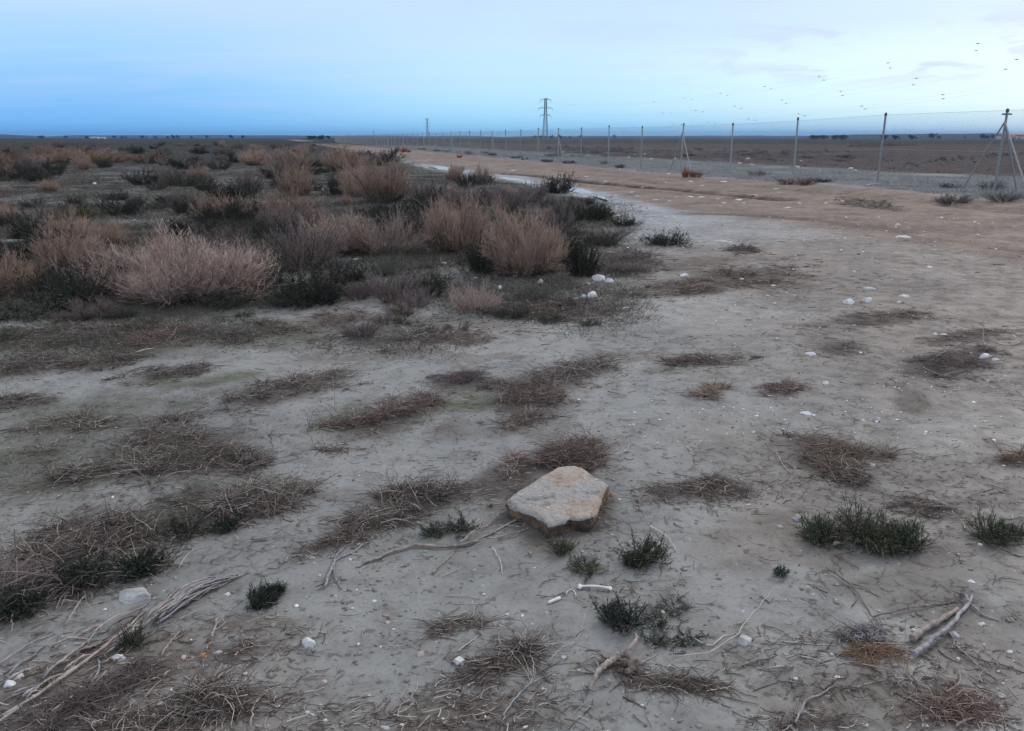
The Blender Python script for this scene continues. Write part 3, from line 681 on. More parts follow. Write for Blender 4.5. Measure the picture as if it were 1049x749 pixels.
for k in range(38):
    px = random.uniform(545, 870); py = random.uniform(151, 161) + (px - 545) * .010; x, y, z = at(px, py); w_ = random.uniform(.4, 1.0)
    shrub(random.choice(['dark', 'grey']) , x, y, z, w_ * random.uniform(.3, .5), w_, 'dark low weed growing on the rough dark ground beyond the fence', 'dark weeds beyond the fence', name="weed", cat="weed")
# weeds along the fence
for k in range(34):
    u_ = random.uniform(-4, 90); v_ = random.uniform(-1.5, 1.6); p = FP + FD * u_ + FN * v_
    w = random.uniform(.2, .45)
    kk = random.choice(['dark', 'green', 'green', 'grey']); shrub(kk, p[0], p[1], gz1(*p), w * random.uniform(.5, .9), w,
        {'dark': 'low dark weed clump along the foot of the wire fence', 'green': 'low grey green weed clump along the foot of the wire fence', 'grey': 'low grey dead weed clump along the foot of the wire fence'}[kk],
        {'dark': 'dark weeds along the fence', 'green': 'grey green weeds along the fence', 'grey': 'dead weeds along the fence'}[kk], name="weed", cat="weed")

# ------------------------------------------------------------------ ground cover nobody could count
def tufts(name, xs, ys, blades, hgt, spread, mat, r, lean=.5):
    n = len(xs) * blades; X = np.repeat(xs, blades); Y = np.repeat(ys, blades); Hh = np.repeat(np.broadcast_to(hgt, xs.shape), blades)
    ox = RG.normal(size=n) * spread; oy = RG.normal(size=n) * spread
    A = np.stack([X + ox, Y + oy, gz(X + ox, Y + oy) - .01], 1)
    d = np.stack([ox / spread * lean + RG.normal(size=n) * .5, oy / spread * lean + RG.normal(size=n) * .5, 1 + 0 * ox], 1); d = unit(d)
    B = A + d * (Hh * (.45 + .75 * RG.random(n)))[:, None]
    mb = MB(); mb.cones(A, B, r, t=np.clip(np.repeat(RG.random(len(xs)), blades) * .6 + .4 * RG.random(n), 0, 1))
    return kind(mb.build(name, mat), "stuff")
px = RG.uniform(-60, 660, 26000); py = 146 + 260 * RG.random(26000) ** 1.25
pts = np.array([at0(a, b) for a, b in zip(px, py)])
edge_ = poly_mask(pts[:, 0] + 2.2 * (fbm(pts[:, 0] / .8, pts[:, 1] / .8, 87, 3) - .5), pts[:, 1] + 2.6 * (fbm(pts[:, 0] / .8, pts[:, 1] / .8, 88, 3) - .5) + .45, SCRUB, .9)
ok = (edge_ > RG.random(len(pts))) & (fbm(pts[:, 0] / 1.3, pts[:, 1] / 1.3, 81, 3) + .5 * (fbm(pts[:, 0] / .3, pts[:, 1] / .3, 84, 2) - .5) > .40 + .03 * (1 - sstep(6, 10, pts[:, 1])))
pts = pts[ok][:13500]
fr_ = sstep(6.5, 11, pts[:, 1])
tufts("undergrowth", pts[:, 0], pts[:, 1], 26, (.045 + .06 * fr_) * (.6 + 1.1 * RG.random(len(pts)) ** 2) + .0035 * pts[:, 1] * RG.random(len(pts)) ** 2, .08 + .005 * np.repeat(pts[:, 1], 26), M['under'], .0022 + .00012 * np.repeat(pts[:, 1], 26), 1.5)
gx_, gy_ = [], []
for p in [(50, 470, 150, 50, -10), (40, 575, 170, 40, -14), (110, 420, 130, 18, -6), (210, 520, 90, 26, -14), (60, 350, 130, 24, -4), (320, 345, 150, 14, -4)]:
    b = Blob(*p); q = RG.normal(size=(420, 2)) * .48; c_ = b.c + q[:, :1] * b.ax + q[:, 1:] * b.ay
    k_ = fbm(c_[:, 0] / .3, c_[:, 1] / .3, 89, 3) > .5; gx_.append(c_[k_, 0]); gy_.append(c_[k_, 1])
gx_, gy_ = np.concatenate(gx_), np.concatenate(gy_)
tufts("ground_cover", gx_, gy_, 22, .018 + .03 * RG.random(len(gx_)) ** 2, .035, M['under'], .0014, 1.6)
uu = -6 + 150 * RG.random(5200) ** 1.4; vv = RG.uniform(-8.5, 1.9, 5200)
q = FP[None] + FD[None] * uu[:, None] + FN[None] * vv[:, None]
q = q[fbm(q[:, 0] / 2, q[:, 1] / 2, 83, 3) > .38]
tufts("verge_grass", q[:, 0], q[:, 1], 22, .10 + .13 * RG.random(len(q)), .16, M['verge'], .006, .5)

# ------------------------------------------------------------------ dead brush lying in mats
def brush_mat(b, hgt, n, look, label):
    La, Lb = np.hypot(*b.ax), np.hypot(*b.ay); c = np.array([*b.c, 0.0])
    m = n * 5; u_ = np.sqrt(RG.random(m)) * 1.5; a = RG.random(m) * 6.283
    p = np.stack([u_ * np.cos(a), u_ * np.sin(a)], 1); xy = b.c + p[:, :1] * b.ax + p[:, 1:] * b.ay
    k_ = .92 - .85 * u_ + 3.0 * (fbm(xy[:, 0] / .30, xy[:, 1] / .22, 33, 3) - .5) + 1.2 * (fbm(xy[:, 0] / .09, xy[:, 1] / .07, 34, 2) - .5) > RG.random(m) * .7
    p, xy = p[k_][:n], xy[k_][:n]; n = len(p)
    rr = np.hypot(p[:, 0], p[:, 1])
    long_ = math.atan2(b.ax[1], b.ax[0]); yaw = long_ + RG.normal(size=n) * 1.0 + (RG.random(n) > .5) * math.pi
    sc_ = min(1.0, .35 + ppm(*b.c) ** -.5 * 7); L = (.025 + .13 * RG.random(n) ** 2.4) * (1.25 if hgt > .08 else 1.0)
    if hgt < .045: L = .02 + .10 * RG.random(n) ** 2
    if b.c[1] > 8: L = L * 2.0
    if look == 'woodsm': L *= .8
    pit = RG.normal(size=n) * .28 * (hgt / .1) + .10 * (hgt / .1); steep = RG.random(n) < (.10 if hgt > .08 else .02); L = np.where(steep, L * .6, L); pit = np.where(steep, .4 + .8 * RG.random(n), pit)
    K = 5; s = np.linspace(-.5, .5, K); bend = RG.normal(size=n) * .9
    P = np.zeros((n, K, 3)); z0 = hgt * (1 - rr ** 2).clip(0) * RG.random(n)
    for k in range(K):
        yk = yaw + bend * s[k]; ln = L * s[k]
        P[:, k, 0] = xy[:, 0] + ln * np.cos(yk) * np.cos(pit); P[:, k, 1] = xy[:, 1] + ln * np.sin(yk) * np.cos(pit)
        P[:, k, 2] = z0 + np.where(steep, (ln + L * .5), ln) * np.sin(pit)
    ncl = max(4, n // 16); ci = RG.integers(0, n, ncl); cl = RG.random(n) < .62; which = RG.integers(0, ncl, n)   # dead bushlets: twigs fanning from one root
    cx_, cz_ = xy[ci][which], z0[ci][which] * .5; ya = RG.random(ncl)[which] * 6.283 + RG.normal(size=n) * 1.0; Lc = L * 1.15; up_ = (RG.random(ncl) < .32)[which] & (hgt > .04); pc = np.where(up_, np.clip(RG.normal(size=n) * .3 + .8, .2, 1.35), np.clip(RG.normal(size=n) * .35 + .42, -.1, 1.2) * min(1, hgt / .075)); Lc = np.where(up_, Lc * 1.1 + .015, Lc)
    for k in range(K):
        f = k / (K - 1); yk = ya + bend * .5 * f; q_ = Lc * f
        P[cl, k, 0] = (cx_[:, 0] + q_ * np.cos(yk) * np.cos(pc))[cl]; P[cl, k, 1] = (cx_[:, 1] + q_ * np.sin(yk) * np.cos(pc))[cl]; P[cl, k, 2] = (cz_ + q_ * np.sin(pc) * (1 - .55 * f))[cl]
    P[:, :, :2] += RG.normal(size=(n, K, 2)) * (L * .03)[:, None, None]
    P[:, :, 2] = np.maximum(P[:, :, 2], .002) + gz(P[:, :, 0], P[:, :, 1])
    P -= np.array([c[0], c[1], gz1(*b.c)])
    dpx = 1 / ppm(*b.c)
    r0 = (.0006 + .00125 * RG.random(n) ** 2.5) * max(1, dpx / .0075); 
    if look == 'woodsm': r0 *= 1.8
    if look == 'brushtan': r0 *= 1.35
    mb = MB(); mb.tubes(P, r0[:, None] * np.linspace(1.15, .55, K)[None])
    mt = {'woodsm': M['woodg'], 'orange2': M['rust']}.get(look) or M[look]
    o = mb.build("brush_mat", mt, loc=(c[0], c[1], gz1(*b.c))); tag(o, label, "dead brush")
for m, b in zip(MATS, MB_BLOBS): brush_mat(b, m[5] * .8, int(m[6] * 2.5), m[7], m[8])

# ------------------------------------------------------------------ fine litter, crumbs, gravel
def scatter_px(n, x0, x1, y0, y1, p=1.0):
    X = RG.uniform(x0, x1, n); Y = y0 + (y1 - y0) * RG.random(n) ** p
    P = np.array([at0(a, b) for a, b in zip(X, Y)]); return P[:, 0], P[:, 1]
x, y = scatter_px(52000, -120, 1170, 240, 830, 1.0)
w = fbm(x / .5, y / .5, 91, 3)
mk_ = np.zeros(len(x))
for b in MB_BLOBS: mk_ = np.maximum(mk_, 1 - sstep(.9, 2.1, b.r(x, y)))
for p in [(50, 470, 150, 58, -10), (40, 575, 170, 46, -14), (210, 520, 90, 30, -14), (320, 345, 160, 16, -4), (120, 690, 170, 50, -18), (880, 680, 150, 40, 3), (430, 730, 150, 26, -4), (960, 500, 120, 40, 5), (740, 505, 90, 24, 0), (480, 330, 200, 26, -2), (250, 660, 90, 30, -5)]:
    mk_ = np.maximum(mk_, .9 * (1 - sstep(.6, 1.3, Blob(*p).r(x, y))))
keep = RG.random(len(x)) < (mk_ * .55 + .035 + .30 * sstep(.46, .62, w)); x, y = x[keep], y[keep]; n = len(x)
yaw = RG.normal(size=n) * .9 + .35; L = (.014 + .075 * RG.random(n) ** 2.6) * np.clip(y / 5, 1, 1.8); K = 4; s = np.linspace(-.5, .5, K); bend = RG.normal(size=n) * .5
P = np.zeros((n, K, 3))
for k in range(K):
    P[:, k, 0] = x + L * s[k] * np.cos(yaw + bend * s[k]); P[:, k, 1] = y + L * s[k] * np.sin(yaw + bend * s[k])
P[:, :, 2] = gz(P[:, :, 0], P[:, :, 1]) + .002 + (RG.random(n) * .006)[:, None]
mb = MB(); mb.tubes(P, (.0008 + .0014 * RG.random(n) ** 2)[:, None] * np.linspace(1.1, .6, K)[None] * np.maximum(1, y / 4.2)[:, None])
kind(mb.build("twig_litter", M['litter']), "stuff")
ICO = None
def ico():
    global ICO
    if ICO is None:
        t = (1 + 5 ** .5) / 2
        V = np.array([(-1, t, 0), (1, t, 0), (-1, -t, 0), (1, -t, 0), (0, -1, t), (0, 1, t), (0, -1, -t), (0, 1, -t), (t, 0, -1), (t, 0, 1), (-t, 0, -1), (-t, 0, 1)]) / math.hypot(1, t)
        T = np.array([(0, 11, 5), (0, 5, 1), (0, 1, 7), (0, 7, 10), (0, 10, 11), (1, 5, 9), (5, 11, 4), (11, 10, 2), (10, 7, 6), (7, 1, 8), (3, 9, 4), (3, 4, 2), (3, 2, 6), (3, 6, 8), (3, 8, 9), (4, 9, 5), (2, 4, 11), (6, 2, 10), (8, 6, 7), (9, 8, 1)])
        ICO = (V, T)
    return ICO
def crumbs(name, x, y, size, mat, flat=.55, sink=.25):
    V0, T0 = ico(); n = len(x)
    V = V0[None] * (1 + .95 * (RG.random((n, 12, 1)) - .5)) * (size[:, None, None] * (.7 + .6 * RG.random((n, 1, 3)))); V[:, :, 2] *= flat
    a = RG.random(n) * 6.283; ca, sa = np.cos(a)[:, None], np.sin(a)[:, None]
    X = V[:, :, 0] * ca - V[:, :, 1] * sa; Y = V[:, :, 0] * sa + V[:, :, 1] * ca
    W_ = np.stack([X + x[:, None], Y + y[:, None], V[:, :, 2] + (gz(x, y) + size * flat * (1 - 2 * sink) * .6)[:, None]], 2)
    T = (T0[None] + (np.arange(n) * 12)[:, None, None]).reshape(-1, 3)
    me = mk(name, W_.reshape(-1, 3), [T], {"t": np.repeat(RG.random(n), 12)})
    return kind(ob(name, me, mat), "stuff")
M['crumb'] = plant_mat("soil_crumb", (.13, .115, .10), (.24, .225, .205), .95)
M['gravel'] = plant_mat("mixed_gravel", (.20, .17, .15), (.36, .33, .31), .9, c=(.62, .6, .58))
x, y = scatter_px(26000, -120, 1170, 262, 830, .8); w = fbm(x / .45, y / .45, 95, 3) + .25 * (fbm(x / 2, y / 2, 96, 2) - .5)
k_ = RG.random(len(x)) < .03 + .32 * sstep(.52, .68, w); x, y = x[k_], y[k_]
crumbs("soil_crumbs", x, y, (.0015 + .0075 * RG.random(len(x)) ** 4) * np.maximum(1, y / 4.5), M['crumb'])
x, y = scatter_px(9000, -120, 1170, 225, 830, .8); w = fbm(x / .7, y / .7, 98, 3) + .12 * sstep(0, 3, x)
k_ = RG.random(len(x)) < .04 + .45 * sstep(.52, .7, w); x, y = x[k_], y[k_]
crumbs("gravel", x, y, (.0028 + .008 * RG.random(len(x)) ** 3) * np.maximum(1, y / 5.5), M['gravel'])
x, y = scatter_px(2200, 560, 1090, 222, 450, 1.35); w = fbm(x / 1.1, y / 1.1, 99, 3)
k_ = RG.random(len(x)) < .10 + .5 * sstep(.5, .66, w); x, y = x[k_], y[k_]
M['chips'] = plant_mat("white_chips", (.42, .40, .38), (.72, .71, .70), .9)
crumbs("chalk_gravel", x, y, (.003 + .009 * RG.random(len(x)) ** 3) * np.maximum(1, y / 5.5), M['chips'], .4)
x, y = scatter_px(420, -60, 700, 480, 800, .9); w = fbm(x / .4, y / .4, 97, 3); k_ = RG.random(len(x)) < .08 + .4 * sstep(.5, .66, w); x, y = x[k_], y[k_]
crumbs("chalk_gravel", x, y, .003 + .006 * RG.random(len(x)) ** 3, M['chips'], .5)
uu = RG.uniform(6, 95, 900); vv = -RG.uniform(8, 26, 900); q = FP[None] + FD[None] * uu[:, None] + FN[None] * vv[:, None]
crumbs("field_clods", q[:, 0], q[:, 1], .025 + .06 * RG.random(900) ** 3, M['clod'])

# ------------------------------------------------------------------ stones
def sphere(sub_):
    V, T = ico(); V = list(map(tuple, V)); T = [tuple(t) for t in T]
    for _ in range(sub_):
        mid = {}; T2 = []
        def m(a, b):
            k = (min(a, b), max(a, b))
            if k not in mid:
                v = np.array(V[a]) + np.array(V[b]); V.append(tuple(v / np.linalg.norm(v))); mid[k] = len(V) - 1
            return mid[k]
        for a, b, c in T:
            ab, bc, ca = m(a, b), m(b, c), m(c, a); T2 += [(a, ab, ca), (b, bc, ab), (c, ca, bc), (ab, bc, ca)]
        T = T2
    return np.array(V), np.array(T)
S2, S3 = sphere(2), sphere(3)
def rock_mesh(name, sx, sy, sz, big=False, cuts=14):
    V, T = S3 if big else S2; V = V.copy(); q = RG.random(3) * 90
    V *= (1 + .9 * (fbm(V[:, 0] * 1.3 + q[0] + V[:, 2], V[:, 1] * 1.3 + q[1] - V[:, 2] * .7, 23, 3) - .5))[:, None]
    for _ in range(cuts):
        n = RG.normal(size=3); n[2] = abs(n[2]) * .8; n /= np.linalg.norm(n); d = RG.uniform(.5, .8)
        V -= np.maximum(0, V @ n - d)[:, None] * n[None]
    V += RG.normal(size=V.shape) * .018
    return mk(name, V * np.array([sx, sy, sz]), [T], {"t": np.full(len(V), .5)})
def stone(px, py, wpx, label, mat='white', asp=.75, tall=.45, group=None, name="stone"):
    x, y, z = at(px, py); s = ppm(x, y, z); r = wpx / s / 2 * .98
    o = ob(name, rock_mesh(name, r, r * asp, r * tall, wpx > 16), M[mat], loc=(x, y, z + r * tall * .32))
    o.rotation_euler = (random.uniform(-.12, .12), random.uniform(-.12, .12), random.uniform(-.4, .4)); tag(o, label, "stone", group)
    return o
for a in [
    (138, 611, 50, 'large pale flat stone half buried beside the bundle of grey stems', 'greyst', .62, .30),
    (315, 661, 19, 'bright white quartz lump on bare silt near the bottom left', 'white', .8, .8),
    (470, 679, 17, 'white chalk lump at the end of a thin curved twig', 'white', .8, .7),
    (431, 671, 11, 'pinkish stone left of the white chalk lump with a twig', 'pink', .8, .7),
    (763, 657, 20, 'smooth grey white stone beside the long curved straw', 'greyst', .9, .6),
    (858, 694, 9, 'small white stone under the orange fern scraps', 'white'), (848, 714, 8, 'small white stone near the short thick twig at the bottom right', 'white'),
    (852, 671, 8, 'small grey stone left of the orange fern scraps', 'greyst'), (977, 651, 12, 'blue grey stone wedged by the pale forked branch', 'greyst', .9, .7),
    (1025, 713, 12, 'pale stone near the bottom right corner, upper of two', 'greyst'), (1024, 723, 9, 'pale stone near the bottom right corner, lower of two', 'white'),
    (947, 743, 10, 'pale stone on the bottom edge by the dark reddish litter', 'greyst'), (1035, 668, 8, 'small white stone on silt at the far right below the forked branch', 'white'),
    (995, 596, 8, 'single white pebble on bare silt right of the dark plant', 'white'), (1006, 640, 9, 'white pebble beside the curled end of the pale forked branch', 'white'),
    (886, 743, 8, 'white pebble on the bottom edge right of centre', 'white'),
    (10, 702, 14, 'blue white stone at the left edge, left of a touching pair', 'white', .8, .7), (19, 695, 13, 'blue white stone at the left edge, right of a touching pair', 'white', .8, .7),
    (123, 675, 17, 'rounded pinkish white stone among the long stems', 'white', .6, .6), (223, 669, 11, 'pale blue grey pebble right of the orange stone', 'greyst'),
    (189, 674, 11, 'dull pink pebble left of the orange stone', 'pink'), (208, 672, 12, 'orange rust coloured stone among pebbles at the lower left', 'rust_st'),
    (197, 674, 7, 'tiny cream pebble between the pink and the orange stones', 'pink'), (233, 609, 9, 'white pebble under the end of the grey stem bundle', 'white'),
    (165, 722, 11, 'pale stone in the dark twig tangle, upper of two', 'greyst'), (157, 734, 10, 'white stone in the dark twig tangle, lower of two', 'white'),
    (98, 740, 16, 'flat cream stone on the bottom edge among the long stems', 'greyst', .4, .3), (251, 691, 9, 'cream pebble on bare silt right of the dark twig tangle', 'pink'),
    (97, 647, 6, 'cream pebble below the large pale flat stone', 'pink'), (174, 631, 7, 'pale pebble under the grey stem bundle', 'pink'),
    (332, 698, 8, 'brownish pebble in the litter below the quartz lump', 'pink'), (329, 723, 8, 'cream pebble in the litter near the bottom edge, upper of two', 'greyst'),
    (320, 734, 11, 'cream pebble in the litter near the bottom edge, lower of two', 'greyst'), (383, 616, 6, 'lone white pebble on bare silt left of centre', 'white'),
    (320, 572, 9, 'pale flat pebble left of the leaning forked stick', 'greyst', .5, .4), (403, 645, 5, 'tiny white pebble beside the pink pebble on silt', 'white'),
    (397, 638, 8, 'dull pink pebble on silt above the quartz lump', 'pink'), (520, 630, 6, 'tiny white pebble on silt left of the bone scraps', 'white'),
    (395, 746, 14, 'flat pale stone cut by the bottom edge', 'greyst', .5, .3),
    (831, 363, 13, 'flat white stone left of the small reddish twig mat', 'white', .7, .4), (845, 393, 9, 'small white stone below the small reddish twig mat', 'white', .7, .5),
    (825, 424, 15, 'flattest white stone on the bare silt right of centre', 'white', .6, .35), (772, 443, 6, 'tiny white stone above the loose scraps on silt', 'white'),
    (809, 444, 10, 'dull grey stone left of the tan stick heap', 'greyst'), (899, 431, 9, 'rounded grey white stone right above the tan stick heap', 'greyst', .9, .9),
    (884, 431, 7, 'small white stone left of the rounded grey white stone', 'white', .6, .4), (894, 477, 9, 'white stone at the right end of the tan stick heap', 'white'), (883, 461, 8, 'white chip beside the upper right of the tan stick heap', 'white', .6, .4),
    (1008, 366, 14, 'white stone against the purplish stick heap, larger of two', 'white', .8, .6), (1019, 369, 9, 'white stone against the purplish stick heap, smaller of two', 'white'),
    (958, 343, 8, 'small white stone above the purplish stick heap, left of two', 'white'), (966, 343, 9, 'small white stone above the purplish stick heap, right of two', 'white', .6, .4),
    (767, 518, 8, 'pale rounded stone among loose scraps right of the rock', 'greyst'), (799, 540, 8, 'pale pebble left of the bluish stone by the dark plant', 'greyst'),
    (818, 532, 12, 'bluish white crusty stone touching the dark plant', 'greyst', .9, .9), (1004, 558, 7, 'white pebble at the left foot of the smaller dark plant', 'white'),
    (924, 243, 21, 'flattest and widest white slab on the brown track side', 'white', .7, .18), (890, 296, 13, 'flat white stone above the pair of chalk lumps', 'white', .6, .35), (927, 304, 12, 'white stone right of the chalk lumps', 'white', .6, .4),
    (870, 311, 15, 'chalk lump of the close pair, left one', 'white', .8, .7), (889, 309, 14, 'chalk lump of the close pair, right one', 'white', .8, .6), (921, 310, 6, 'small chip below the white stone right of the chalk lumps', 'white'),
    (952, 274, 7, 'small white chip far right on the brown ground', 'white'), (898, 269, 7, 'small white chip between the wide slab and the chalk lumps', 'greyst'),
    (613, 287, 16, 'largest white rock in the cluster below the tallest bush', 'white', .8, .8), (625, 289, 11, 'white rock touching the right of the largest cluster rock', 'white', .8, .7), (602, 291, 8, 'white chip left of the largest cluster rock', 'white'),
    (607, 304, 13, 'white rock in the lower row of the cluster, right one', 'white', .8, .75), (598, 305, 9, 'white rock in the lower row of the cluster, middle one', 'white', .8, .8), (590, 307, 9, 'white rock in the lower row of the cluster, left one', 'white'),
    (554, 290, 9, 'round white rock in front of the tallest near bush', 'white', .9, .9), (512, 296, 7, 'white rock right of the low pale spiky bush', 'white', .7, .9), (487, 285, 6, 'small white rock behind the low pale spiky bush', 'white'),
    (455, 270, 7, 'white rock on greenish ground left of the dark squeezed shrub', 'white'), (358, 259, 16, 'white slab of stone below the wide tan bush', 'white', .6, .5), (364, 266, 7, 'white chip below the white slab', 'white'),
    (405, 255, 7, 'white stone right of the white slab, nearer one', 'white'), (418, 257, 6, 'white stone right of the white slab, farther one', 'white'),
    (700, 283, 10, 'white stone in the brown debris right of the rock cluster', 'white', .7, .5), (642, 316, 9, 'flat white stone on silt below the rock cluster', 'white', .6, .3), (636, 326, 7, 'grey white stone below the flat one on silt', 'greyst'),
    (609, 331, 6, 'lowest white chip on silt below the rock cluster', 'white', .6, .4), (694, 298, 7, 'white chip below the stone in the brown debris', 'white'), (659, 309, 5, 'tiny white chip between the flat one and the debris', 'white'),
    (624, 259, 8, 'flat white stone beside the low grey shrub', 'white', .6, .4), (585, 207, 5, 'white stone at the edge of the nearest puddle', 'white'), (633, 221, 6, 'white stone right of the dark brown bush', 'white', .6, .4),
    (97, 189, 5, 'brightest small white stone in the open scrub', 'white', .9, .9), (178, 170, 4, 'far white stone in the scrub below the skyline', 'white'), (228, 170, 4, 'far white stone left of the skyline row of bushes', 'white'),
    (290, 175.5, 7, 'far flat white stone under the skyline row of bushes', 'white', .6, .3),
]: stone(*a)
for (px, py, w) in [(682, 188, 5), (707, 186, 7), (719, 190, 6), (742, 188, 9), (658, 192, 5), (647, 197, 6), (653, 201, 5), (671, 205, 8), (686, 206, 6), (693, 202, 6), (707, 202, 11), (719, 202, 9), (735, 204, 8), (742, 208, 7), (738, 211, 5), (757, 204, 12), (773, 200.5, 10), (762, 208, 4), (795, 194, 8), (806, 213, 10), (819, 207, 8), (846, 208, 6), (863, 206, 6), (526, 175, 8), (600, 181, 6), (620, 186, 6), (634, 189, 5), (798, 197, 5)]:
    stone(px, py, w, 'flat white stone scattered on the tan dirt track', 'white', .55, .16, 'white stones on the track')
for (px, py, w) in [(760, 286, 7), (786, 303, 6), (792, 293, 7), (793, 311, 6), (703, 284, 4), (741, 248, 14), (735, 247, 8), (748, 249, 8), (667, 224, 6), (682, 222, 4), (690, 222, 5), (678, 229, 5), (782, 230, 5), (750, 250, 5), (770, 289, 4), (778, 288, 5), (757, 293, 4), (806, 300, 4), (815, 262, 4)]:
    stone(px, py, w, 'white chip scattered on the pale silt before the track', 'white', .6, .3, 'white chips on the silt')
for k in range(26):
    u_ = random.uniform(-3, 60); v_ = random.uniform(.8, 1.9); p = FP + FD * u_ + FN * v_; r = random.uniform(.04, .1)
    o = ob("stone", rock_mesh("stone", r, r * .7, r * .4), M['white'], loc=(p[0], p[1], gz1(*p) + r * .1)); tag(o, 'white stone along the edge between track and fence', 'stone', 'white stones along the fence foot')
for k in range(22):
    u_ = random.uniform(12, 70); v_ = -random.uniform(4, 16); p = FP + FD * u_ + FN * v_; r = random.uniform(.08, .2)
    o = ob("stone", rock_mesh("stone", r, r * .7, r * .5), M['white'], loc=(p[0], p[1], gz1(*p) + r * .1)); tag(o, 'pale stone on the rough ground beyond the fence', 'stone', 'pale stones beyond the fence')

# ------------------------------------------------------------------ the big flat rock
def rock_slab():
    crop = [(205, 268), (262, 228), (330, 188), (405, 140), (480, 95), (525, 86), (570, 84), (608, 98), (650, 124), (700, 150), (752, 186), (722, 226), (706, 268), (690, 302), (652, 345), (600, 350), (545, 346), (490, 366), (430, 384), (402, 364), (374, 336), (322, 318), (268, 305), (235, 290)]
    P = np.array([at0(480 + a / 5.245, 460 + b / 5.245, .058) for a, b in crop])
    n = len(P); m = 8                                                   # refine outline
    Q = []
    for i in range(n):
        a, b = P[i], P[(i + 1) % n]
        for k in range(m):
            Q.append(a + (b - a) * k / m)
    Q = np.array(Q); Q += (fbm(Q[:, 0] * 40, Q[:, 1] * 40, 7, 2)[:, None] - .5) * .006; n = len(Q)
    c = Q.mean(0); V = []; t = []; rows = []
    gzc = gz1(*c)
    def top(x, y):
        q = x - c[0]; w = y - c[1]
        ridge = (w + .015) - .30 * q                                      # a crack line across the face
        fb = fbm(x * 7 + .8 * w, y * 11, 28, 3); z = .058 + .010 * np.tanh(ridge * 30) + .011 * (np.floor(fb * 7) / 7 + .35 * sstep(.75, 1, (fb * 7) % 1) / 7 - .5) - .03 * np.clip(q, -.2, .2) * .3 + .008 * (fbm(x * 12, y * 12, 8, 4) - .5) + .0025 * (fbm(x * 60, y * 60, 9, 3) - .5) - .009 * np.exp(-(ridge / .009) ** 2) * (fbm(x * 9, y * 9, 12, 2) > .47)
        return z + gzc * .5
    for f in np.linspace(0.02, 1, 26):
        R_ = c + (Q - c) * f; z = top(R_[:, 0], R_[:, 1]) - .012 * max(0, (f - .9) / .1) ** 2
        V.append(np.column_stack([R_, z])); rows.append(len(rows)); t.append(np.zeros(n))
    edge = V[-1]
    for k, (f, dz) in enumerate([(1.006, .006), (1.01, .02), (1.0, .038), (.99, .055), (.965, .075), (.93, .11)]):
        R_ = c + (Q - c) * f; nn = fbm(R_[:, 0] * 30, R_[:, 1] * 30 + k * 1.3, 14, 3)
        R_ = R_ + (Q - c) / np.linalg.norm(Q - c, axis=1, keepdims=True) * (nn[:, None] - .5) * .035
        z = edge[:, 2] - dz - .02 * (nn - .5)
        V.append(np.column_stack([R_, z])); t.append(np.ones(n))
    K = len(V); V = np.concatenate(V); t = np.concatenate(t)
    i = np.arange(K - 1)[:, None] * n; j = np.arange(n)[None]; j2 = (j + 1) % n
    Qd = np.stack([i + j, i + n + j, i + n + j2, i + j2], -1).reshape(-1, 4)
    V = np.vstack([V, [c[0], c[1], top(c[0:1], c[1:2])[0]]]); t = np.append(t, 0)
    T = np.stack([np.full(n, len(V) - 1), np.arange(n), (np.arange(n) + 1) % n], 1)
    base = np.array([c[0], c[1], gzc])
    m_ = bpy.data.materials.new("sandstone"); nt, p = nodes(m_)
    tc = N(nt, "ShaderNodeTexCoord"); o_ = tc.outputs["Object"]
    def nn_(s, d=6):
        x_ = N(nt, "ShaderNodeTexNoise"); x_.inputs["Scale"].default_value = s; x_.inputs["Detail"].default_value = d; nt.links.new(o_, x_.inputs["Vector"]); return x_.outputs[0]
    at_ = N(nt, "ShaderNodeAttribute", attribute_name="t")
    face = mixrgb(nt, mrange(nt, nn_(5), .4, .62), (.29, .275, .258), (.345, .30, .258))
    face = mixrgb(nt, mrange(nt, nn_(9), .52, .66, 0, .55), face, (.29, .175, .11))
    face = mixrgb(nt, mrange(nt, nn_(50, 3), .66, .72, 0, .6), face, (.62, .61, .60))
    face = mixrgb(nt, mrange(nt, nn_(22), .54, .70, 0, .8), face, (.155, .125, .10))
    face = mixrgb(nt, mrange(nt, nn_(75), .56, .66, 0, .6), face, (.13, .11, .095))
    side = mixrgb(nt, mrange(nt, nn_(14), .4, .62), (.155, .10, .066), (.06, .043, .033))
    edgef = math_(nt, 'ADD', at_.outputs["Fac"], mrange(nt, nn_(25), .3, .7, -.35, .35), clamp=True)
    colr = mixrgb(nt, mrange(nt, edgef, .35, .75), face, side)
    nt.links.new(colr, p.inputs["Base Color"]); p.inputs["Roughness"].default_value = .75
    bp_ = N(nt, "ShaderNodeBump"); bp_.inputs["Strength"].default_value = .9; bp_.inputs["Distance"].default_value = .018
    nt.links.new(math_(nt, 'ADD', nn_(30, 8), math_(nt, 'MULTIPLY', nn_(110, 6), .4)), bp_.inputs["Height"]); nt.links.new(bp_.outputs[0], p.inputs["Normal"])
    o = ob("rock", mk("rock", V - base, [Qd[:, ::-1], T[:, ::-1]], {"t": t}, True), m_, loc=base)
    tag(o, 'big flat sandstone rock with brown broken edge lying on the silt', 'rock')
rock_slab()
for a in [(628, 508, 10, 'brown rock chip broken off the right end of the big rock', 'rust_st', .8, .6), (634, 512, 7, 'small tan chip lying beside the broken off rock chip', 'pink', .8, .5), (601, 536, 5, 'tiny white pebble under the front of the big rock', 'white')]: stone(*a)

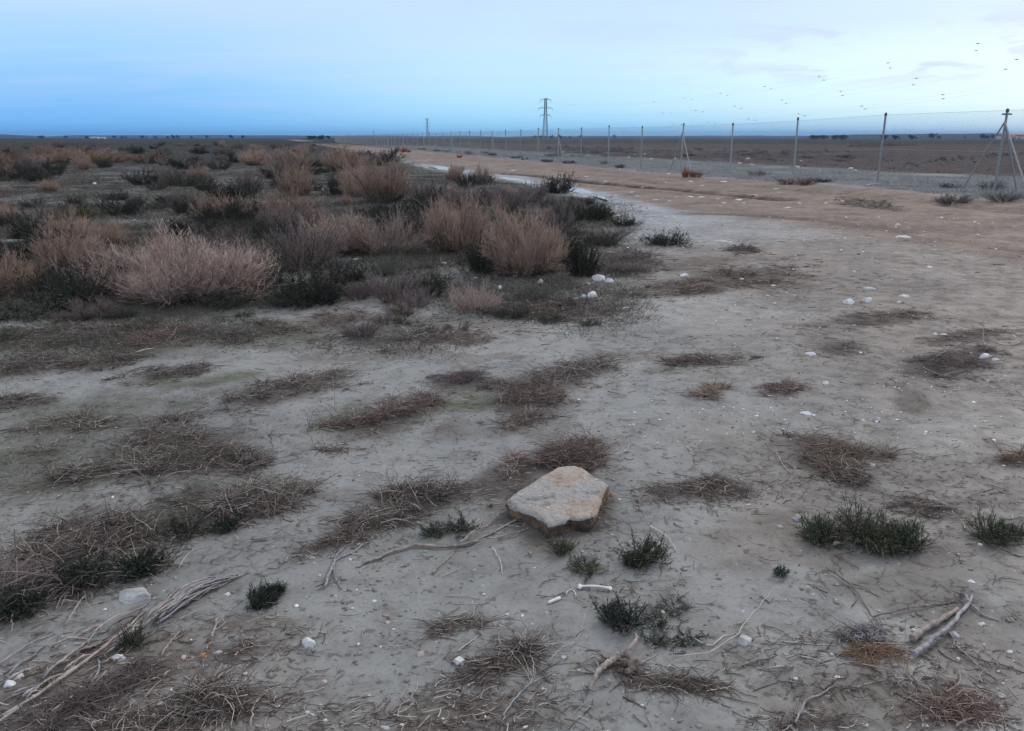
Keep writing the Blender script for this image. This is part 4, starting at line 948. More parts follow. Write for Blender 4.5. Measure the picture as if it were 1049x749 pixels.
# ------------------------------------------------------------------ sticks and branches, each lying where the photo has it
def lay(pts, r0, r1, lift=.004, K=13, jit=.09):
    P = np.array([at(*p) for p in pts]); n = len(P)
    d = np.r_[0, np.cumsum(np.linalg.norm(np.diff(P[:, :2], axis=0), axis=1))]
    s = np.linspace(0, d[-1], K)
    C = np.stack([np.interp(s, d, P[:, k]) for k in range(3)], 1)
    for _ in range(1): C[1:-1] = (C[:-2] + 2 * C[1:-1] + C[2:]) / 4
    C[:, :2] += RG.normal(size=(K, 2)) * (d[-1] / K) * jit + (np.cumsum(RG.normal(size=(K, 2)), 0) * np.sin(np.linspace(0, np.pi, K))[:, None]) * (d[-1] / K) * jit * .7
    r = np.linspace(r0, r1, K) * (1 + .14 * RG.normal(size=K)).clip(.7, 1.3)
    C[:, 2] = gz(C[:, 0], C[:, 1]) + r * .7 + lift * np.abs(np.sin(np.linspace(.3, 2.9, K) + random.random()))
    return C, r
def stick(lines, label, mat='wood', group=None, name="stick", cat="stick", sides=6):
    mb = MB(); base = None
    for pts, r0, r1, *lf in lines:
        C, r = lay(pts, r0 / 1000, r1 / 1000, *(lf or [.006]))
        if base is None: base = C[0].copy()
        mb.tubes((C - base)[None], r[None], sides)
    o = mb.build(name, M[mat], loc=base, smooth=True); tag(o, label, cat, group); return o
stick([([(374, 579), (401, 566), (431, 558), (466, 563), (505, 546), (528, 534)], 6, 4), ([(466, 563), (512, 556), (541, 542)], 5, 2, .02), ([(471, 563), (499, 540), (512, 529)], 4, 2, .03), ([(444, 588), (466, 565)], 3, 2), ([(490, 553), (520, 552), (536, 547)], 3, 1.5, .03), ([(480, 560), (492, 545), (495, 531)], 3, 1.5, .03), ([(500, 550), (528, 546), (538, 538)], 3, 1.5, .04)],
      'long pale dead branch with forked twigs ending at the big rock', 'wood', name="branch", cat="branch")
stick([([(333, 603), (343, 576), (379, 556)], 6, 3), ([(337, 590), (350, 566), (372, 549)], 4, 2), ([(341, 580), (346, 598), (350, 604)], 3, 2)], 'leaning pale forked stick on the silt left of the long dead branch', 'woodg', name="branch", cat="branch")
stick([([(937, 676), (952, 664), (968, 651), (982, 634), (991, 620), (997, 612)], 8, 5, .02), ([(991, 620), (985, 610), (982, 607)], 5, 2, .02), ([(990, 618), (1007, 632), (1023, 636)], 4, 2.5), ([(970, 648), (978, 658), (974, 668)], 3, 1.5)], 'pale grey forked branch beside the pinkish bark at the lower right', 'woodg', name="branch", cat="branch")
def bark():
    C, r = lay([(934, 658), (948, 647), (961, 639), (975, 629), (981, 626)], .012, .007, .008, 18, .06)
    mb = MB(); R_ = r * (1 + .16 * np.sin(np.arange(18) * 1.1) + .1 * RG.normal(size=18)); base = C[0].copy()
    mb.tubes((C - base)[None], R_[None], 9)
    tag(mb.build("bark_piece", M['bark'], loc=base, smooth=True), 'thick pinkish brown bark piece leaning by the pale forked branch', 'wood')
bark()
def driftwood():
    C, r = lay([(604, 712), (608, 704), (614, 694), (622, 685), (629, 677), (637, 674), (645, 676)], .006, .0115, .010, 26, .05)
    base = C[12].copy(); mb = MB(); C[:, 2] += .006 + .008 * np.sin(np.linspace(0, 6, 26))
    mb.tubes((C - base)[None], (r * (1 + .18 * np.sin(np.arange(26) * 1.9)))[None], 10)
    C2, r2 = lay([(636, 676), (646, 672), (652, 665), (651, 656)], .008, .004, .02, 12, .05); C2[:, 2] += np.linspace(0, .02, 12); mb.tubes((C2 - base)[None], r2[None], 8)
    C3, r3 = lay([(582, 690), (596, 690), (612, 690)], .003, .003, .006, 8, .05); mb.tubes((C3 - base)[None], r3[None], 6)
    C4, r4 = lay([(609, 678), (614, 686), (620, 690)], .003, .003, .006, 8, .05); mb.tubes((C4 - base)[None], r4[None], 6)
    o = mb.build("driftwood", M['wood'], loc=base, smooth=True); tag(o, 'twisted driftwood stem with a knobbly root on the silt', 'driftwood')
    V, T = S2; m2 = MB()
    for (px, py, w) in [(640, 683, 15), (648, 687, 16), (655, 690, 11), (644, 691, 13), (651, 682, 11), (659, 692, 7), (637, 689, 9)]:
        x, y, z = at(px, py); R_ = w / ppm(x, y, z) / 2 * .8
        U = V * (1 + 1.1 * (fbm(V[:, 0] * 3 + px, V[:, 1] * 3 + V[:, 2] * 2, 5, 3) - .5))[:, None] * R_ * np.array([1, .85, .8])
        m2.add(U + np.array([x, y, z + R_ * .6]) - base, T=T)
    m2.build("root_knob", M['woodd'], o, smooth=True)
driftwood()
SINGLE = [
    ([(694, 676), (719, 678), (745, 662), (761, 648), (776, 628), (790, 606)], 2.6, 1.5, 'straw', 'longest thin curved pale straw beside the smooth grey stone', .02),
    ([(708, 653), (718, 661), (729, 665), (740, 653), (757, 650)], 3.2, 2, 'straw', 'wavy pale twig crossing the longest curved straw', .006),
    ([(896, 634), (933, 625), (979, 616)], 4, 3, 'woodd', 'long straight dark stick pointing at the forked branch', .01),
    ([(845, 583), (872, 599), (891, 627), (900, 640)], 3, 2, 'woodd', 'thin dark curved twig below the dark plant', .008),
    ([(843, 595), (852, 609), (863, 611), (863, 604)], 2.6, 2, 'woodg', 'hooked little grey twig below the dark plant', .006),
    ([(873, 600), (888, 604), (902, 613)], 2.6, 1.6, 'woodd', 'short dark twig joining the thin curved twig', .006),
    ([(756, 685), (776, 678), (793, 673)], 4, 2.5, 'wood', 'pale stick on the litter below the smooth grey stone', .006),
    ([(782, 687), (800, 685), (814, 683)], 3, 2, 'wood', 'thin horizontal twig right of the pale stick in the litter', .006),
    ([(821, 674), (836, 678), (849, 683)], 3, 2, 'wood', 'thin slanting twig left of the orange fern scraps', .006),
    ([(977, 662), (997, 681), (1021, 697)], 3.6, 2.5, 'wood', 'slanting stick right of the forked branch, steeper of two', .008),
    ([(982, 669), (1007, 681), (1049, 690), (1064, 693)], 3.6, 2.5, 'woodd', 'slanting stick right of the forked branch reaching the edge', .008),
    ([(814, 743), (824, 722), (856, 704)], 5, 3, 'woodg', 'short thick bent twig near the bottom edge', .01),
    ([(780, 641), (797, 647), (814, 657)], 2.5, 1.6, 'woodd', 'thin dark twig right of the curved straw', .006),
    ([(775, 657), (815, 660), (856, 662)], 1.8, 1.4, 'straw', 'faint long straw running right from the smooth grey stone', .006),
    ([(979, 746), (1004, 734)], 5, 3, 'wood', 'short pale stick in the dark reddish litter', .008),
    ([(505, 563), (512, 574), (515, 589)], 2.4, 1.6, 'straw', 'short vertical straw below the end of the dead branch', .006),
    ([(521, 591), (534, 588)], 2.4, 1.8, 'wood', 'tiny twig beside the short vertical straw', .004),
    ([(458, 611), (476, 612), (492, 614)], 2.2, 1.6, 'straw', 'thin level straw on bare silt at the centre', .005),
    ([(470, 668), (490, 652)], 2.6, 2, 'straw', 'straight pale straw above the white chalk lump', .006),
    ([(474, 685), (495, 683), (521, 670), (533, 662)], 2.4, 1.6, 'wood', 'thin curved twig starting at the white chalk lump', .02),
    ([(520, 665), (532, 681), (544, 699)], 1.8, 1.2, 'straw', 'thin straw slanting down from the tiny dark tuft, left of two', .01),
    ([(531, 667), (540, 683), (547, 698)], 1.8, 1.2, 'straw', 'thin straw slanting down from the tiny dark tuft, right of two', .01),
    ([(546, 681), (563, 700)], 3, 2, 'woodd', 'short dark twig between the straws and the driftwood', .006),
    ([(515, 734), (544, 702), (566, 690)], 3.4, 2, 'woodg', 'longer grey twig below the slanting straws', .008),
    ([(562, 684), (592, 658), (599, 635)], 1.6, 1, 'straw', 'faint arched straw rising from beside the driftwood', .03),
    ([(220, 702), (231, 683)], 4, 3, 'woodg', 'short curved grey stick right of the pebbles', .006),
    ([(256, 747), (262, 725), (278, 704)], 4, 2.5, 'wood', 'curved brown stick rising from the bottom edge', .01),
    ([(666, 540), (675, 547), (684, 552), (692, 565)], 3.6, 2, 'straw', 'bent whitish twig behind the dark plant right of the rock', .01),
    ([(664, 638), (694, 643), (719, 646)], 2.6, 1.6, 'wood', 'thin brown twig right of the sprawling dark plant', .008),
    ([(685, 695), (703, 703)], 4, 3, 'woodd', 'short dark stick right of the driftwood root', .006),
    ([(844, 482), (866, 481), (886, 482)], 3.4, 3, 'wood', 'straight stick along the front of the tan stick heap', .012),
    ([(795, 466), (800, 476), (809, 485)], 4, 3, 'wood', 'curved stick at the left end of the tan stick heap', .012),
    ([(871, 470), (884, 480)], 3.4, 2.6, 'wood', 'short stick at the right end of the tan stick heap', .012),
    ([(1013, 507), (1024, 505), (1036, 506)], 3.6, 2.6, 'wood', 'single pale stick above the smaller dark plant', .008),
    ([(953, 520), (967, 522)], 4, 3, 'woodd', 'dark chip of wood between the two dark plants', .006),
    ([(1012, 560), (1030, 567), (1050, 572)], 4, 3, 'woodd', 'dark stick below the smaller dark plant at the right edge', .01),
    ([(745, 483), (760, 485), (772, 484)], 3, 2, 'wood', 'thin level stick left of the tan stick heap', .006),
    ([(605, 466), (618, 460), (646, 446)], 4, 2.5, 'wood', 'straight stick pointing up right behind the big rock', .03),
    ([(628, 470), (640, 466), (645, 456)], 3.6, 2, 'straw', 'small hooked pale twig behind the right of the big rock', .02),
    ([(184, 589), (200, 576), (217, 562)], 4, 2.5, 'wood', 'straight pale stick crossing the dark brush above the stem bundle', .05),
    ([(60, 620), (74, 621), (87, 620)], 3, 2.4, 'wood', 'level twig of the pale cross at the left', .02),
    ([(87, 613), (78, 628), (68, 642)], 4, 3, 'wood', 'slanting twig of the pale cross at the left', .02),
    ([(165, 673), (188, 644)], 3.6, 2.4, 'wood', 'straight brown stick above the pink pebbles', .01),
    ([(217, 656), (222, 636)], 6, 4.5, 'wood', 'short thick pale stick right of the stem bundle', .008),
    ([(218, 648), (232, 632), (248, 615)], 4, 2.4, 'wood', 'brown stick slanting up right beside the short thick stick', .012),
    ([(111, 719), (151, 699), (182, 691)], 4, 3, 'woodd', 'dark bent stick below the pebbles at the lower left', .01),
    ([(222, 700), (230, 690), (232, 682)], 4, 3, 'wood', 'curled stick beside the cream pebble at the lower left', .008),
    ([(0, 684), (33, 661), (55, 650)], 4, 3, 'woodg', 'grey stick entering from the left edge, upper one', .012),
    ([(20, 671), (54, 663)], 3, 2.4, 'woodg', 'thin grey stick lying across the one at the left edge', .016),
    ([(7, 739), (40, 717), (76, 696), (112, 664), (151, 626)], 7, 5, 'wood', 'longest thick reddish stem at the lower left', .02),
    ([(55, 734), (80, 714), (110, 691)], 5, 3, 'wood', 'stem parallel to and right of the longest reddish stem', .014),
    ([(24, 718), (53, 695)], 6, 4, 'woodg', 'short grey stem left of the longest reddish stem', .012),
    ([(-4, 748), (22, 730), (50, 711), (86, 673)], 5, 4, 'woodg', 'grey stem along the left of the longest reddish stem', .016),
    ([(96, 705), (104, 690), (101, 676), (118, 662)], 4, 2.6, 'woodg', 'crooked grey twig crossing the long stems', .02),
    ([(128, 674), (140, 662), (160, 648)], 3.4, 2, 'woodd', 'thin dark stem right of the rounded pinkish stone', .012),
    ([(887, 191.2), (894, 189.6), (901, 188)], 22, 16, 'plank', 'pale broken stake lying at the foot of the second plain post', .02),
    ([(130, 365), (142, 363), (157, 358)], 5, 3, 'straw', 'pale stick lying on the grass at the edge of the scrub', .02),
    ([(14, 650), (12, 636), (16, 618)], 3, 2, 'wood', 'short stick on the silt at the left edge', .02),
    ([(1050, 352), (1030, 356), (1000, 345)], 4, 3, 'woodd', 'dark stick above the purplish stick heap at the right edge', .01),
    ([(955, 372), (985, 352), (1003, 349)], 5, 3, 'woodg', 'longest grey stick on the purplish stick heap', .03),
    ([(945, 378), (962, 388), (988, 380)], 4, 3, 'woodg', 'bent grey stick below the purplish stick heap', .02),
]
for pts, r0, r1, mat, lab, lf in SINGLE:
    nm = "straw" if 'straw' in lab and mat == 'straw' else ("stake" if mat == 'plank' else "stick")
    stick([(pts, r0 * .78, r1 * .7, lf)], lab, mat, name=nm, cat=nm)
for k in range(26):                                                       # the bundle of grey stems right of the pale stone
    t0, t1 = random.uniform(0, .35), random.uniform(.65, 1.0); off = random.uniform(-9, 9) ; spr = random.uniform(.5, 1.3)
    a = (148 + 108 * t0, 642 - 50 * t0 + off * spr * (1 - .4 * t0)); b = (148 + 108 * t1, 640 - 56 * t1 + off * (1 - .75 * t1))
    mid = ((a[0] + b[0]) / 2 + random.uniform(-3, 3), (a[1] + b[1]) / 2 + random.uniform(-3, 1.5) - 3)
    stick([([a, mid, b], random.uniform(2.6, 4.4), random.uniform(1.6, 2.6), random.uniform(.01, .05))], 'thin grey dead stem in the bundle right of the pale stone', random.choice(['woodg', 'woodg', 'wood']), 'bundle of grey dead stems', name="stick", cat="stick", sides=5)
for k in range(34):                                                       # loose stems strewn along the same slope
    cx, cy = random.uniform(0, 140), 0; cy = 716 - cx * .48 + random.uniform(-26, 44); L = random.uniform(14, 40); sl = random.uniform(-.95, -.45)
    pts = [(cx - L / 2, cy - sl * L / 2), (cx + random.uniform(-2, 2), cy + random.uniform(-3, 3)), (cx + L / 2, cy + sl * L / 2)]
    stick([(pts, random.uniform(2.4, 4.8), random.uniform(1.4, 2.8), random.uniform(.006, .02))], 'thin loose stem strewn below the pale stone at the lower left', random.choice(['woodg', 'wood', 'woodd']), 'loose stems strewn at the lower left', name="stick", cat="stick", sides=5)
def upright(px, py, topx, topy, r, label, mat='straw'):
    x, y, z = at(px, py); d = ray(topx, topy); h = max(.03, CAMZ + d[2] * y / d[1] - z); tx = d[0] * y / d[1]
    K = 7; s = np.linspace(0, 1, K); P = np.stack([(tx - x) * s + .006 * np.sin(3 * s), .01 * np.sin(s * 5), h * s - .01 * (1 - s)], 1)
    mb = MB(); mb.tubes(P[None], np.linspace(r, r * .5, K)[None], 5)
    tag(mb.build("dry_stalk", M[mat], loc=(x, y, z), smooth=True), label, "stalk")
upright(928, 662, 926, 602, .0014, 'single pale stalk standing by the pinkish bark'); upright(342, 428, 341, 385, .003, 'thin pale stalk standing in the clearing left of the moss')
upright(10, 577, 16, 540, .005, 'pale stalk at the left edge leaning right', 'wood'); upright(34, 575, 20, 545, .005, 'pale stalk leaning left at the left edge', 'wood')
upright(274, 531, 270, 503, .002, 'thin stalk rising from the dark bristly brush, left of two', 'wood'); upright(279, 530, 281, 500, .002, 'thin stalk rising from the dark bristly brush, right of two', 'wood')
upright(762, 452, 756, 424, .0014, 'thin faint stalk on the silt right of centre', 'wood'); upright(1008, 353, 1006, 322, .004, 'pale stalk behind the purplish stick heap', 'straw')

# ------------------------------------------------------------------ bones
def bone():
    A, B = np.array(at(594, 603)), np.array(at(625, 605)); K = 24; s = np.linspace(0, 1, K)
    P = A + (B - A) * s[:, None]; P[:, 2] = gz(P[:, 0], P[:, 1]) + .008 + .003 * np.sin(s * 3.1); P[:, 1] += .003 * np.sin(s * 3.1)
    r = .0042 + .0035 * np.exp(-(s / .07) ** 2) + .0030 * np.exp(-((1 - s) / .09) ** 2); base = A
    mb = MB(); mb.tubes((P - base)[None], r[None], 10)
    V, T = S2; dn = (B - A) / np.linalg.norm(B - A); sd = np.array([-dn[1], dn[0], 0])
    for e, o_, rr in ((A, .0062, .0068), (A, -.0062, .0075), (B, .005, .0056), (B, -.005, .0056)):
        m = 1 if e is B else -1
        mb.add(V * rr * np.array([1, 1, .9]) + e + sd * o_ + dn * m * .001 + np.array([0, 0, .008]) - base, T=T)
    tag(mb.build("bone", M['bone'], loc=base, smooth=True), 'white long bone with knobbed ends lying on the silt', 'bone')
bone()
stick([([(580, 610), (582, 605), (586, 604), (589, 607), (590, 611)], 1.7, 1.9, .002)], 'tiny arched bone scrap left of the long bone', 'bone', name="bone", cat="bone")
def bone_scrap():
    A, B = np.array(at(562, 619)), np.array(at(574, 614)); K = 10; s = np.linspace(0, 1, K); P = A + (B - A) * s[:, None]; P[:, 2] = gz(P[:, 0], P[:, 1]) + .006
    mb = MB(); mb.tubes((P - A)[None], (np.array([.004, .0065, .0055, .0068, .006, .0055, .0068, .006, .0062, .004]))[None], 8)
    tag(mb.build("bone", M['bone'], loc=A, smooth=True), 'short segmented bone piece left of the arched scrap', 'bone')
bone_scrap()

# ------------------------------------------------------------------ small dark needle-leaved plants on the silt
def plant(lobes, label, n_sprig=60, mat=None, flat=1.0, dead=.25):
    mat = mat or random.choice(['needle', 'needleg', 'needleo']); lw = random.uniform(.0010, .0018); ll = random.uniform(.75, 1.25)
    x0, y0, z0 = at(*lobes[0][:2]); base = np.array([x0, y0, z0]); st = MB(); fo = MB(); dry = MB()
    for (px, py, wpx, hpx) in lobes:
        x, y, z = at(px, py); s_ = ppm(x, y, z); R_ = wpx / s_ / 2; Hh = hpx / s_
        c = np.array([x, y + R_ * .3, gz1(x, y + R_ * .3)]) - base
        n = n_sprig; a = RG.random(n) * 6.283; th = np.arccos(1 - RG.random(n) * .92)
        d0 = np.stack([np.sin(th) * np.cos(a), np.sin(th) * np.sin(a), np.cos(th) * flat + .12], 1); d0 = unit(d0)
        L = 1 / np.sqrt((np.hypot(d0[:, 0], d0[:, 1]) / R_) ** 2 + (d0[:, 2] / Hh) ** 2) * (.6 + .5 * RG.random(n))
        S = curve_from(np.tile(c, (n, 1)) + RG.normal(size=(n, 3)) * np.array([R_, R_, 0]) * .28, d0, unit(d0 + np.array([0, 0, .25 * flat])), L, 5)
        S[:, :, 2] = np.maximum(S[:, :, 2], gz(S[:, :, 0] + base[0], S[:, :, 1] + base[1]) - base[2] + .003)
        st.tubes(S, np.linspace(.0016, .0008, 5))
        m = n * 26; il = RG.integers(0, n, m); p, T = along(S, il, .15 + .85 * RG.random(m))
        live = RG.random(m) > dead
        d = unit(T * .9 + RG.normal(size=T.shape) * .6 + np.array([0, 0, .15]))
        fo.leaves(p[live], d[live], (.009 + .016 * RG.random(live.sum())) * ll, lw)
        nd = max(6, n // 4); aa = RG.random(nd) * 6.283; dd = unit(np.stack([np.cos(aa), np.sin(aa), .15 + .7 * RG.random(nd)], 1)); LL = R_ * (.6 + .8 * RG.random(nd))
        Sd = curve_from(np.tile(c, (nd, 1)), dd, unit(dd - np.array([0, 0, .5])), LL, 5); Sd[:, :, 2] = np.maximum(Sd[:, :, 2], gz(Sd[:, :, 0] + base[0], Sd[:, :, 1] + base[1]) - base[2] + .003); dry.tubes(Sd, np.linspace(.0016, .0008, 5))
    o = st.build("plant", M['stem'], loc=base); fo.build("foliage", M[mat], o); dry.build("dry_stems", M['brushtan'], o); tag(o, label, "plant"); return o
plant([(885, 556, 76, 38), (842, 556, 46, 28), (930, 562, 56, 24), (905, 566, 60, 14)], 'largest dark green needle plant on the silt at the right', 130)
plant([(1020, 556, 46, 30), (1036, 553, 26, 16)], 'smaller dark green needle plant at the right edge', 85)
plant([(664, 578, 50, 30), (650, 580, 24, 12)], 'rounded dark needle plant right of the big rock', 75)
plant([(576, 567, 36, 16)], 'faint dark needle plant just below the big rock', 40)
plant([(602, 588, 42, 9)], 'flat dark green sprig above the long bone', 36, flat=.3)
plant([(641, 645, 52, 36), (628, 634, 26, 18)], 'upright dark needle plant below the long bone', 70)
plant([(690, 630, 50, 8), (676, 640, 40, 8), (700, 662, 56, 8), (672, 662, 40, 6)], 'sprawling dark sprigs right of the upright needle plant', 20, flat=.15)
plant([(266, 622, 34, 20), (276, 612, 24, 14)], 'black wilted tuft on the silt right of the stem bundle', 60, 'leafd', .6)
plant([(132, 664, 30, 24)], 'dark green seedling between the long stems', 40)
plant([(801, 590, 14, 8)], 'tiny dark seedling on the silt below the largest plant', 14)
plant([(70, 606, 110, 22), (14, 630, 70, 22), (140, 590, 70, 16)], 'dark green creeping growth in the brush at the left edge', 200, 'leafd', .95)
plant([(190, 552, 60, 16), (230, 545, 40, 12)], 'dark green growth between the brush mats at the left', 60, 'leafd', .8)
plant([(470, 545, 40, 10), (445, 548, 30, 10)], 'faint green growth between the dead branch and the rock', 40, 'leafg', .5)

# dead leaf caught under the largest plant
def dead_leaf():
    x, y, z = at(859, 561); n = 9; V = []; Q = []
    for i in range(n):
        s = i / (n - 1); w = .011 * math.sin(math.pi * min(1, s * .93 + .07)) + .001
        for k in (-1, 0, 1): V.append((-.026 + .052 * s, w * k + .004 * math.sin(5 * s), .012 + .007 * math.sin(4 * s) + abs(k) * .004))
    for i in range(n - 1):
        for k in range(2): Q.append((3 * i + k, 3 * i + k + 1, 3 * i + k + 4, 3 * i + k + 3))
    V2 = np.array(V); nb = len(V2); V2 = np.vstack([V2, V2 - np.array([0, 0, .0012])]); Q = np.array(Q); Q = np.vstack([Q, Q[:, ::-1] + nb])
    o = ob("dead_leaf", mk("dead_leaf", V2, [Q], None, True), M['bark'], loc=(x, y, z)); o.rotation_euler = (0, 0, .35); tag(o, 'curled pinkish dead leaf at the front of the largest dark plant', 'leaf')
dead_leaf()

# ------------------------------------------------------------------ concrete block at the left edge
x, y, z = at(-4, 258); bl = MB(); s_ = ppm(x, y, z)
hb = 9.5 / s_; wb = 34 / s_
bl.box((0, .16, hb * .38), (wb * .95, .30, hb * .75)); bl.box((0, .17, hb * .75 + .016), (wb, .34, .03))
o = bl.build("concrete_block", M['conc'], loc=(x - .02, y, z)); tag(o, 'concrete block with a slab on top cut by the left edge', 'concrete block')

# ------------------------------------------------------------------ wire fence
fence = bpy.data.objects.new("wire_fence", None); COL.objects.link(fence); fence.location = (FP[0], FP[1], gz1(*FP)); fbase = np.array(fence.location)
tag(fence, 'long wire mesh fence on grey steel posts running beside the dirt track', 'fence')
n0, n1, HF = -4, 58, 2.06
fz = lambda n: gz1(*(FP + FD * FS * n))
ns = list(range(n0, n1 + 1)); FZ = {n: fz(n) for n in ns}
def fpt(n, h, side=0.0):
    z0 = float(np.interp(n, ns, [FZ[k] for k in ns])); p = FP + FD * FS * n + FN * side
    return np.array([p[0], p[1], z0 + h]) - fbase
for n in ns:
    lean = np.append(RG.normal(size=2) * .02, 0)
    b = fpt(n, -.15); t = fpt(n, HF + random.uniform(-.04, .04)) + lean; rr = .03
    mb = MB(); mb.tubes(np.stack([b, (b + t) / 2, t])[None], np.array([[rr, rr, rr]]), 10)
    if n in (0, 4, 8, 12, 16):                                            # braced posts
        pass
    po = mb.build("post", M['steel'], fence, smooth=True)
    cp = MB(); cp.tubes(np.stack([t - [0, 0, .05], t + [0, 0, .03]])[None], np.array([[rr * 1.35, rr * 1.2]]), 10)
    cp.build("post_cap", M['steeld'], po)
    if n % 4 == 0:
        for sgn, side in ((1, 0.0), (-1, 0.0)) + (((0, -.8),) if n == 0 else ()):
            f0 = fpt(n, HF * .84); f1 = fpt(n + sgn * .25, -.1, side); mb = MB()
            mb.tubes(np.stack([f0, f1])[None], np.array([[.022, .022]]), 8); mb.build("brace", M['steel'], fence, smooth=True)
    if n == 0:
        mb = MB(); c = t - np.array([0, 0, .10]); mb.box(c, (.24, .05, .035)); mb.build("crossbar", M['steeld'], fence)
wm_ = MB(); A, B, R_ = [], [], []
def run(u0, u1, sp, r):
    k = np.arange(u0, u1, sp); bays = u1 - u0
    for sgn in (1, -1):
        a0 = k; a1 = k + sgn * (HF - .1) / FS
        ok = (a1 >= u0) & (a1 <= u1)
        for q, w in zip(a0[ok], a1[ok]): A.append(fpt(q, .05)); B.append(fpt(w, HF - .05)); R_.append(r)
run(n0, 20, .085 / FS, .0017); run(20, n1, .17 / FS, .0028)
A, B, R_ = np.array(A), np.array(B), np.array(R_)
wm_.tubes(np.stack([A, B], 1), np.stack([R_, R_], 1), 3)
wm_.build("wire_mesh", M['steel'], fence)
for h in (.06, 1.0, HF - .05):
    mb = MB(); P = np.array([fpt(n, h) for n in ns]); mb.tubes(P[None], np.full((1, len(ns)), .003), 4); mb.build("strand_wire", M['steel'], fence)

# ------------------------------------------------------------------ pylons and cables
XV = 302.0
def fgeo(px, D):            # a place at depth D in the photo's column px
    zc = D; return (px - W / 2) / F * (D * CT + CAMZ * ST), D
P1 = np.array([*fgeo(558.5, 625.0)]);
LDIR = np.array([math.sin(math.atan((XV - W / 2) / (F * CT + (H / 2 - 141) * ST))), 0]); LDIR[1] = math.sqrt(1 - LDIR[0] ** 2)
PYH = 30.0
def pylon_parts():
    """lattice body, three arms a side, insulators; base at the origin, arms along x"""
    body = MB(); r = .10
    def w(z): return 1.9 - 1.1 * min(1, z / 20) - .15 * max(0, (z - 20) / 10)
    lv = [0, 4.2, 8, 11.4, 14.4, 17.0, 19.3, 21.4, 23.3, 25.1, 26.8, 28.4, 29.6]
    cor = [(-1, -1), (1, -1), (1, 1), (-1, 1)]
    seg = []
    for a, b in zip(lv[:-1], lv[1:]):
        for k in range(4):
            c, d = cor[k], cor[(k + 1) % 4]; wa, wb = w(a), w(b)
            seg.append(((c[0] * wa, c[1] * wa, a), (c[0] * wb, c[1] * wb, b), r * 1.5))
            seg.append(((c[0] * wa, c[1] * wa, a), (d[0] * wb, d[1] * wb, b), r * .8)); seg.append(((d[0] * wa, d[1] * wa, a), (c[0] * wb, c[1] * wb, b), r * .8))
            seg.append(((c[0] * wb, c[1] * wb, b), (d[0] * wb, d[1] * wb, b), r * .8))
    for a, b, q in seg: body.tubes(np.array([[a, b]], float), np.array([[q, q]]), 4)
    arms = []
    for z, L in ((28.4, 4.2), (22.6, 5.3), (17.4, 4.3)):
        for s in (-1, 1):
            am = MB(); wz = w(z)
            for yy in (-wz, wz):
                am.tubes(np.array([[(s * wz, yy, z), (s * L, 0, z + .1)]]), np.array([[r * 1.1, r * .8]]), 4); am.tubes(np.array([[(s * wz, yy, z + 1.1), (s * L, 0, z + .15)]]), np.array([[r, r * .7]]), 4)
                for f in (.33, .66):
                    pa = np.array((s * wz, yy, z)) * (1 - f) + np.array((s * L, 0, z + .1)) * f; pb = np.array((s * wz, yy, z + 1.1)) * (1 - f) + np.array((s * L, 0, z + .15)) * f
                    am.tubes(np.array([[pa, pb]]), np.array([[r * .6, r * .6]]), 4)
            ins = MB(); K = 13; zz = np.linspace(z + .05, z - 1.7, K); rr = np.where(np.arange(K) % 2, .16, .06)
            ins.tubes(np.array([[(s * L, 0, q) for q in zz]]), rr[None], 8)
            arms.append((am.mesh("crossarm"), ins.mesh("insulator"), (s * L, z - 1.7)))
    return body.mesh("pylon"), arms
pm, parms = pylon_parts(); pm.materials.append(M['pylon'])
for a, b, _ in parms: a.materials.append(M['pylon']); b.materials.append(M['glassy'])
line_yaw = math.atan2(-LDIR[0], LDIR[1])
ATT = []
def pylon(x, y, scale, label, yaw=line_yaw):
    o = ob("power_pylon", pm, loc=(x, y, gz1(x, y) - .2)); o.scale = (scale,) * 3; o.rotation_euler = (0, 0, yaw)
    for a, b, e in parms:
        c = ob("crossarm", a, parent=o); ob("insulator", b, parent=c)
    tag(o, label, "power pylon"); c_, s_ = math.cos(yaw), math.sin(yaw)
    ATT.append([np.array([x + e[0] * scale * c_, y + e[0] * scale * s_, o.location.z + e[1] * scale]) for _, _, e in parms])
def tower_at(px, topy, label):
    """a tower of the same height whose top the photo shows at (px, topy)"""
    d = ray(px, topy); t = (PYH + 0 - CAMZ) / d[2]; pylon(d[0] * t, d[1] * t, 1.0, label)
D0 = .30
x0 = (XV + (558.5 - XV) / D0 - W / 2) / F * (P1[1] * D0 * CT + CAMZ * ST)
pylon(x0, P1[1] * D0, 1.08, 'power pylon out at the right carrying the near end of the cables')
pylon(P1[0], P1[1], 1.0, 'nearest and tallest lattice power pylon above the fence')
tower_at(437.5, 121, 'second lattice power pylon, half as tall in view as the nearest')
tower_at(382.5, 133, 'third lattice power pylon above the far end of the fence')
tower_at(357.5, 135, 'fourth lattice power pylon, faint beyond the far end of the fence')
tower_at(344, 136.2, 'fifth lattice power pylon, faint above the dark tree clump')
tower_at(310.5, 138.5, 'faintest lattice power pylon left of the dark tree clump')
V2, T2 = S2
LABC = [('left', 'top'), ('right', 'top'), ('left', 'middle'), ('right', 'middle'), ('left', 'bottom'), ('right', 'bottom')]
